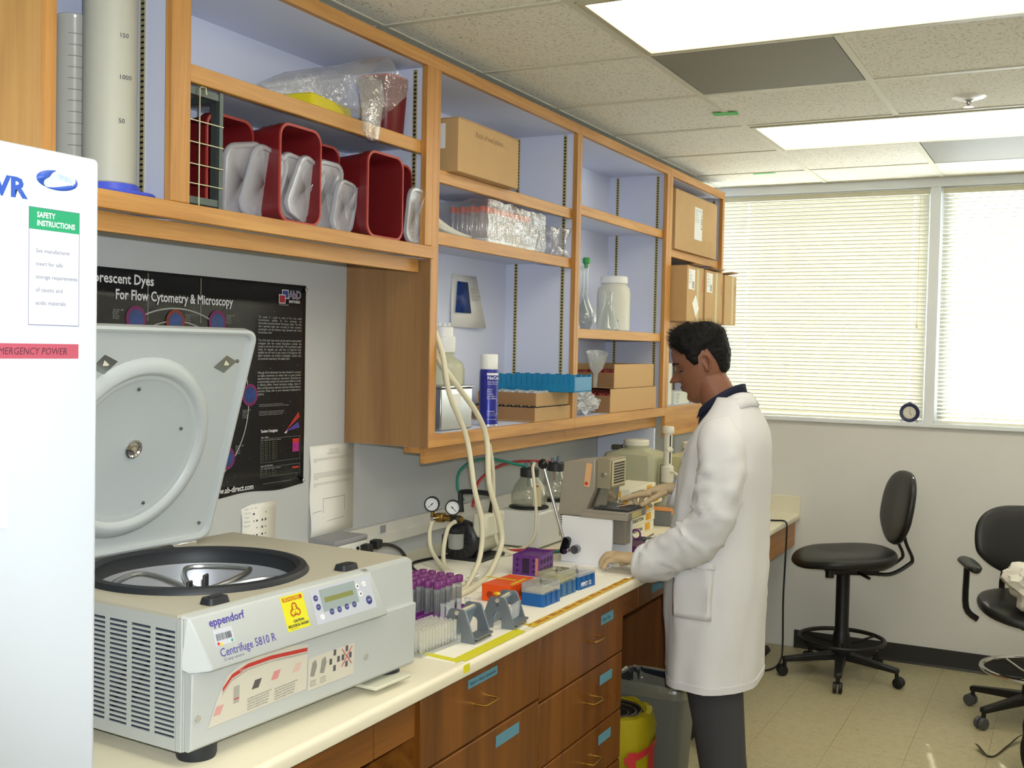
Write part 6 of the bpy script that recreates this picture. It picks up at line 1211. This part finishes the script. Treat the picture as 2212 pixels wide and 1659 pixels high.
for k in range(13):
    y = -.021 + .042 * k / 12; t_ = 1 - (y / .0215) ** 2
    for c0 in (-.0615 - .0088 * max(t_, 0) ** .7, -.0605 + .0075 * max(t_, 0) ** .8):
        best = min((abs((head_pt(p, c0) - HC).dot(L0) - y), p) for p in [rad(t * .5) for t in range(-70, 71)])[1]; q.append(head_pt(best, c0, .0006))
G().add(q, [(2 * i, 2 * i + 2, 2 * i + 3, 2 * i + 1) for i in range(12)]).build('lips', mat('lip_skin', '6b4035', .45), pe, solid=.001)
# hair cap and strands
def hairline(ph):
    a = abs(math.degrees(math.atan2(math.sin(ph), math.cos(ph))))
    T = [(0, .078), (22, .075), (38, .062), (52, .045), (60, .03), (66, .0), (74, -.014), (80, -.012), (84, .012), (92, .03), (104, .03), (112, .0), (120, -.03), (130, -.058), (150, -.066), (180, -.07)]
    return lerp_table(T, a)[0]
def hair_out(ph, c):
    d = c - hairline(ph); k = max(0, min(1, d / .03)); a = abs(math.degrees(math.atan2(math.sin(ph), math.cos(ph))))
    top = max(0, min(1, (c - .05) / .06)); fr = max(0, 1 - a / 70) * max(0, min(1, (c - .07) / .02))
    o = -.006 + k * (.011 + .016 * top + .012 * fr)
    return o + (.004 * noise.noise(Vector((ph * 5, c * 90, 1))) * k if k > 0 else 0)
hz = [-.08 + .202 * i / 54 for i in range(55)]
G().loft([[head_pt(2 * math.pi * k / 90, z, hair_out(2 * math.pi * k / 90, z), False) for k in range(90)] for z in hz]).build('hair', HAIRM, pe)
g = G(); random.seed(5); cnt = 0
while cnt < 3600:
    ph = random.uniform(0, 2 * math.pi); c0 = random.uniform(-.07, .121); d = c0 - hairline(ph)
    if d < .001: continue
    o = hair_out(ph, c0); p = head_pt(ph, c0, o - .003, False); nrm = (head_pt(ph, c0, o + .02, False) - p).normalized()
    top = max(0, min(1, (c0 - .04) / .07)); ln = .010 + .014 * top; dr = (nrm * (.3 + .6 * top) + UA * (.5 * top - .9 * (1 - top)) + FA * (.5 * top) + Vector([random.uniform(-.25, .25) for _ in range(3)])).normalized()
    sd = dr.cross(nrm).normalized() * .0007; g.add([p - sd, p + sd, p + dr * ln], [(0, 1, 2)]); cnt += 1
o = g.build('hair_strands', HAIRM, pe); o['kind'] = 'stuff'
# coat
CTB = [(.585, 1.068, .148, .222), (.62, 1.068, .15, .222), (.9, 1.064, .162, .214), (1.05, 1.07, .155, .2), (1.15, 1.078, .148, .197), (1.28, 1.088, .14, .205), (1.36, 1.096, .13, .21), (1.41, 1.105, .115, .2), (1.445, 1.11, .1, .172), (1.475, 1.112, .084, .135), (1.505, 1.112, .07, .102), (1.53, 1.112, .062, .084)]
def coat_pt(ph, z, out=0.0):
    cx, dx, dy = lerp_table(CTB, z); x = -math.cos(ph); y = -math.sin(ph)
    wr = .015 * noise.noise(Vector((x * 2.2, y * 2.2 + 4, z * 3.2))) + .012 * max(0, 1 - abs(noise.noise(Vector((x * 2.2 + z * .8, y * 2.2, z * 3.2 + 9)))) * 4) ** 1.5
    fold = .006 * math.sin(ph * 7 + 2 * math.sin(z * 4)) * max(0, min(1, (1.0 - z) / .35))
    k = 1 if z < 1.4 else max(.3, 1 - (z - 1.4) / .1)
    r = 1 + (wr + fold) * 3.2 * k
    return Vector((cx + (dx * r + out) * math.copysign(abs(x) ** .92, x), 3.6 + (dy * r + out) * math.copysign(abs(y) ** .92, y), z - (.012 * (1 - abs(y)) * (x < 0) * (z < .7))))
def gap(z): return rad(1.2) if z < 1.2 else rad(1.2 + 52 * ((z - 1.2) / .33) ** 1.1)
M_ = 72; R = []
for i in range(52):
    z = .585 + (1.53 - .585) * i / 51; g0 = gap(z); R.append([coat_pt(g0 + (2 * math.pi - 2 * g0) * k / M_, z) for k in range(M_ + 1)])
coat = G().loft(R, closed=False).build('lab_coat', COAT, pe, solid=.005, sharp=60)
def sleeve(P, rs, cuff):
    Q = spl(P, 9); n = len(Q); rr_ = []
    for i in range(n): t_ = i / (n - 1) * (len(rs) - 1); k = min(int(t_), len(rs) - 2); rr_.append(rs[k] + (rs[k + 1] - rs[k]) * (t_ - k))
    vs = []; u = None; rings = []
    for i in range(n):
        t_ = (Q[min(i + 1, n - 1)] - Q[max(i - 1, 0)]).normalized(); u = Vector((0, -1, 0)) if u is None else u; u = (u - t_ * u.dot(t_)).normalized(); b = t_.cross(u); ring = []
        for k in range(32):
            a = 2 * math.pi * k / 32; w_ = 1 + .12 * noise.noise(Vector((math.cos(a) * 1.6, math.sin(a) * 1.6, i * .17))) + .15 * max(0, 1 - abs(noise.noise(Vector((math.cos(a) * 1.1 + i * .05 + 5, math.sin(a) * 1.1, i * .19)))) * 4.5) ** 1.5 * max(0, min(1, (i / n - .1) * 6, (.95 - i / n) * 8)); ring.append(Q[i] + (u * math.cos(a) + b * math.sin(a)) * rr_[i] * w_)
        rings.append(ring)
    s_ = G().loft(rings, cap=False).build('sleeve', COAT, coat, solid=.004, sharp=60)
    G().loft([[c + (p - c) * 1.02 for p in rings[k]] for k, c in ((-5, Q[-5]), (-3, Q[-3]), (-1, Q[-1]))], cap=False).build('cuff_hem', COAT, coat, solid=.003)
sleeve([(1.1, 3.46, 1.43), (1.125, 3.415, 1.37), (1.13, 3.39, 1.26), (1.115, 3.38, 1.15), (1.05, 3.38, 1.075), (.97, 3.385, 1.025), (.905, 3.392, .985), (.862, 3.398, .99)], [.06, .074, .07, .068, .068, .064, .064, .055], None)
sleeve([(1.09, 3.74, 1.43), (1.1, 3.785, 1.36), (1.085, 3.805, 1.26), (1.05, 3.81, 1.17), (.99, 3.785, 1.15), (.935, 3.745, 1.165), (.89, 3.708, 1.183), (.868, 3.697, 1.19)], [.06, .074, .07, .068, .066, .062, .062, .052], None)
# collar and lapels
for s in (1, -1):
    I = spl([(1.165, 3.6, 1.545), (1.135, 3.6 - s * .06, 1.545), (1.08, 3.6 - s * .08, 1.51), (1.03, 3.6 - s * .07, 1.45), (.985, 3.6 - s * .05, 1.37), (.958, 3.6 - s * .025, 1.28), (.945, 3.6 - s * .006, 1.2)], 5)
    O = spl([(1.195, 3.6, 1.505), (1.165, 3.6 - s * .088, 1.5), (1.09, 3.6 - s * .125, 1.455), (1.02, 3.6 - s * .125, 1.4), (.975, 3.6 - s * .11, 1.345), (.955, 3.6 - s * .065, 1.27), (.943, 3.6 - s * .012, 1.195)], 5)
    G().loft([[a.lerp(b, t_) + Vector((-.004, 0, .008)) * math.sin(math.pi * t_) for t_ in (0, .33, .66, 1)] for a, b in zip(I, O)], closed=False).build('lapel', COAT, coat, solid=.004)
def patch(name, p0, p1, z0, z1, out, n=10): 
    return G().loft([[coat_pt(rad(p0 + (p1 - p0) * i / n), z0 + (z1 - z0) * j / n, out) for i in range(n + 1)] for j in range(n + 1)], closed=False).build(name, COAT, coat, solid=.003)
patch('pocket', 62, 106, .82, 1.0, .006); patch('pocket_hem', 61, 107, .985, 1.006, .0095, 8); patch('front_placket', 2.0, 12, .6, 1.18, .004, 8); patch('bottom_hem', 4, 356, .583, .607, .004, 40)
for z in (.72, .84, .96, 1.08): b = coat_pt(rad(5), z, .009); G().sphere(b, .008, 12, 8, .4, 1, 1).build('button', mat('button_pearl', 'cfcdc4', .3), coat)
# shirt collar
g = G(); R = []
for r, zb, zf in ((.085, 1.47, 1.36), (.072, 1.53, 1.42), (.0665, 1.572, 1.475), (.0695, 1.576, 1.48), (.076, 1.545, 1.452)):
    R.append([(1.078 - .012 * (1 + math.cos(a)) / 2 - r * math.cos(a) * (1.05 if math.cos(a) > 0 else .95), 3.6 - r * math.sin(a), zb + (zf - zb) * ((1 + math.cos(a)) / 2) ** 1.3) for a in [rad(12 + (336) * k / 40) for k in range(41)]])
G().loft(R, closed=False).build('shirt_collar', NAVY, pe, solid=.003); G().loft([ering((1.07, 3.6, 1.28), .1, .1), ering((1.075, 3.6, 1.38), .09, .09), ering((1.078, 3.6, 1.45), .074, .08), ering((1.08, 3.6, 1.47), .066, .07)]).build('shirt', NAVY, pe)
# trousers and shoes
for y, dq in ((3.515, .01), (3.685, -.045)):
    G().loft([[(cx + r * math.cos(a) * (1 + .05 * noise.noise(Vector((math.cos(a) * 2, z * 9, y)))), y + ry * math.sin(a), z) for a in [k * math.pi / 14 for k in range(28)]] for cx, r, ry, z in ((1.07 + dq, .1, .086, .9), (1.075 + dq, .1, .086, .7), (1.08 + dq, .096, .082, .58), (1.098 + dq, .088, .078, .46), (1.113 + dq, .082, .074, .36), (1.125 + dq, .078, .072, .28), (1.135 + dq, .075, .07, .18), (1.14 + dq, .076, .07, .07), (1.138 + dq, .078, .07, .035))]).build('trouser_leg', TROU, pe)
    G().loft([[(1.115 + dq + x * q + dx, y + ry * w_, z) for x, ry in [(.1 * math.cos(a) - (.06 if math.cos(a) < 0 else 0), .045 * math.sin(a)) for a in [k * math.pi / 12 for k in range(24)]]] for q, w_, z, dx in ((1, 1, .001, 0), (1.03, 1.03, .012, 0), (1, 1, .03, 0), (.9, .95, .06, .004), (.6, .8, .09, .03), (.5, .7, .1, .04))]).build('shoe', mat('shoe_black', '1a1817', .45), pe)
# gloved hands
def hand(palm, fingers, lb):
    g = G(); g.loft([[c + u * hw * math.cos(a) + v * ht * math.sin(a) for a in [k * math.pi / 10 for k in range(20)]] for c, u, hw, v, ht in palm])
    for P, r0 in fingers:
        Q = spl(P, 4); n = len(Q); g.tube([Q[0] + (Q[0] - Q[1]) * 1.5] + Q + [Q[-1] + (Q[-1] - Q[-2]).normalized() * r0 * .45], [r0] + [r0 * (1.02 - .2 * i / n) + .0008 * (i % 4 == 0) for i in range(n)] + [r0 * .4], 10)
    o = g.build('glove', GLV, pe); m_ = o.modifiers.new('skin', 'REMESH'); m_.mode = 'VOXEL'; m_.voxel_size = .0021; m_.use_smooth_shade = True; m_ = o.modifiers.new('relax', 'SMOOTH'); m_.factor = .5; m_.iterations = 3
    o['label'] = lb
V = Vector
up = V((0, 0, 1)); yy = V((0, 1, 0))
hand([(V((.895, 3.4, .99)), yy, .027, up, .021), (V((.85, 3.405, .988)), yy, .029, up, .02), (V((.815, 3.414, .988)), yy, .039, up, .0185), (V((.785, 3.42, .988)), yy, .043, up, .016), (V((.766, 3.422, .986)), yy, .041, up, .0125)],
     [([V((.775, 3.454, .987)), V((.742, 3.457, .988)), V((.723, 3.458, .970)), V((.714, 3.458, .952))], .0098), ([V((.77, 3.432, .989)), V((.735, 3.434, .988)), V((.716, 3.434, .968)), V((.709, 3.434, .951))], .0102), ([V((.772, 3.41, .987)), V((.742, 3.408, .983)), V((.727, 3.407, .965)), V((.722, 3.407, .951))], .0098), ([V((.782, 3.389, .981)), V((.757, 3.385, .974)), V((.747, 3.383, .96)), V((.743, 3.382, .95))], .0088), ([V((.835, 3.438, .98)), V((.805, 3.468, .966)), V((.782, 3.48, .955)), V((.765, 3.481, .951))], .0105)], 'tan latex glove resting on the bench edge')
n1 = V((-.1, .0, .99)); s1 = V((.25, .97, 0)).normalized()
hand([(V((.905, 3.707, 1.198)), s1, .027, n1, .021), (V((.865, 3.693, 1.195)), s1, .029, n1, .02), (V((.83, 3.682, 1.19)), s1, .038, n1, .018), (V((.805, 3.676, 1.182)), s1, .041, n1, .0155), (V((.79, 3.672, 1.176)), s1, .039, n1, .012)],
     [([V((.797, 3.642, 1.176)), V((.752, 3.636, 1.166)), V((.722, 3.632, 1.156)), V((.701, 3.63, 1.149))], .0095), ([V((.79, 3.665, 1.178)), V((.752, 3.664, 1.166)), V((.74, 3.665, 1.145)), V((.752, 3.667, 1.13))], .0098), ([V((.796, 3.688, 1.174)), V((.762, 3.69, 1.158)), V((.757, 3.69, 1.136)), V((.77, 3.69, 1.125))], .0095), ([V((.806, 3.708, 1.166)), V((.78, 3.711, 1.15)), V((.776, 3.711, 1.132)), V((.788, 3.71, 1.123))], .0088), ([V((.85, 3.662, 1.18)), V((.82, 3.634, 1.162)), V((.798, 3.624, 1.146)), V((.782, 3.62, 1.136))], .0105)], 'tan latex glove with pointing finger over the press tray')
# ---------------------------------------------------------------- put every origin at the base of its thing
def rebase():
    kids = {}
    for o in bpy.data.objects:
        if o.parent: kids.setdefault(o.parent.name, []).append(o)
    for o in list(bpy.data.objects):
        if o.parent or o.get('kind') == 'structure' or o.type not in ('EMPTY', 'MESH') or o.location.length > 1e-6 or abs(o.rotation_euler.z) > 1e-6: continue
        P = []
        def walk(q, off):
            if q.type == 'MESH' and q.data.vertices: P.extend(off + q.location + v.co for v in q.data.vertices)
            for c in kids.get(q.name, []): walk(c, off + q.location)
        walk(o, Vector())
        if not P: continue
        a = Vector([min(p[i] for p in P) for i in range(3)]); b = Vector([max(p[i] for p in P) for i in range(3)]); c = Vector(((a.x + b.x) / 2, (a.y + b.y) / 2, a.z))
        if o.type == 'EMPTY':
            for k in kids.get(o.name, []): k.location = k.location - c
        elif o.data.users == 1: o.data.transform(Matrix.Translation(-c))
        else: continue
        o.location = c
rebase()
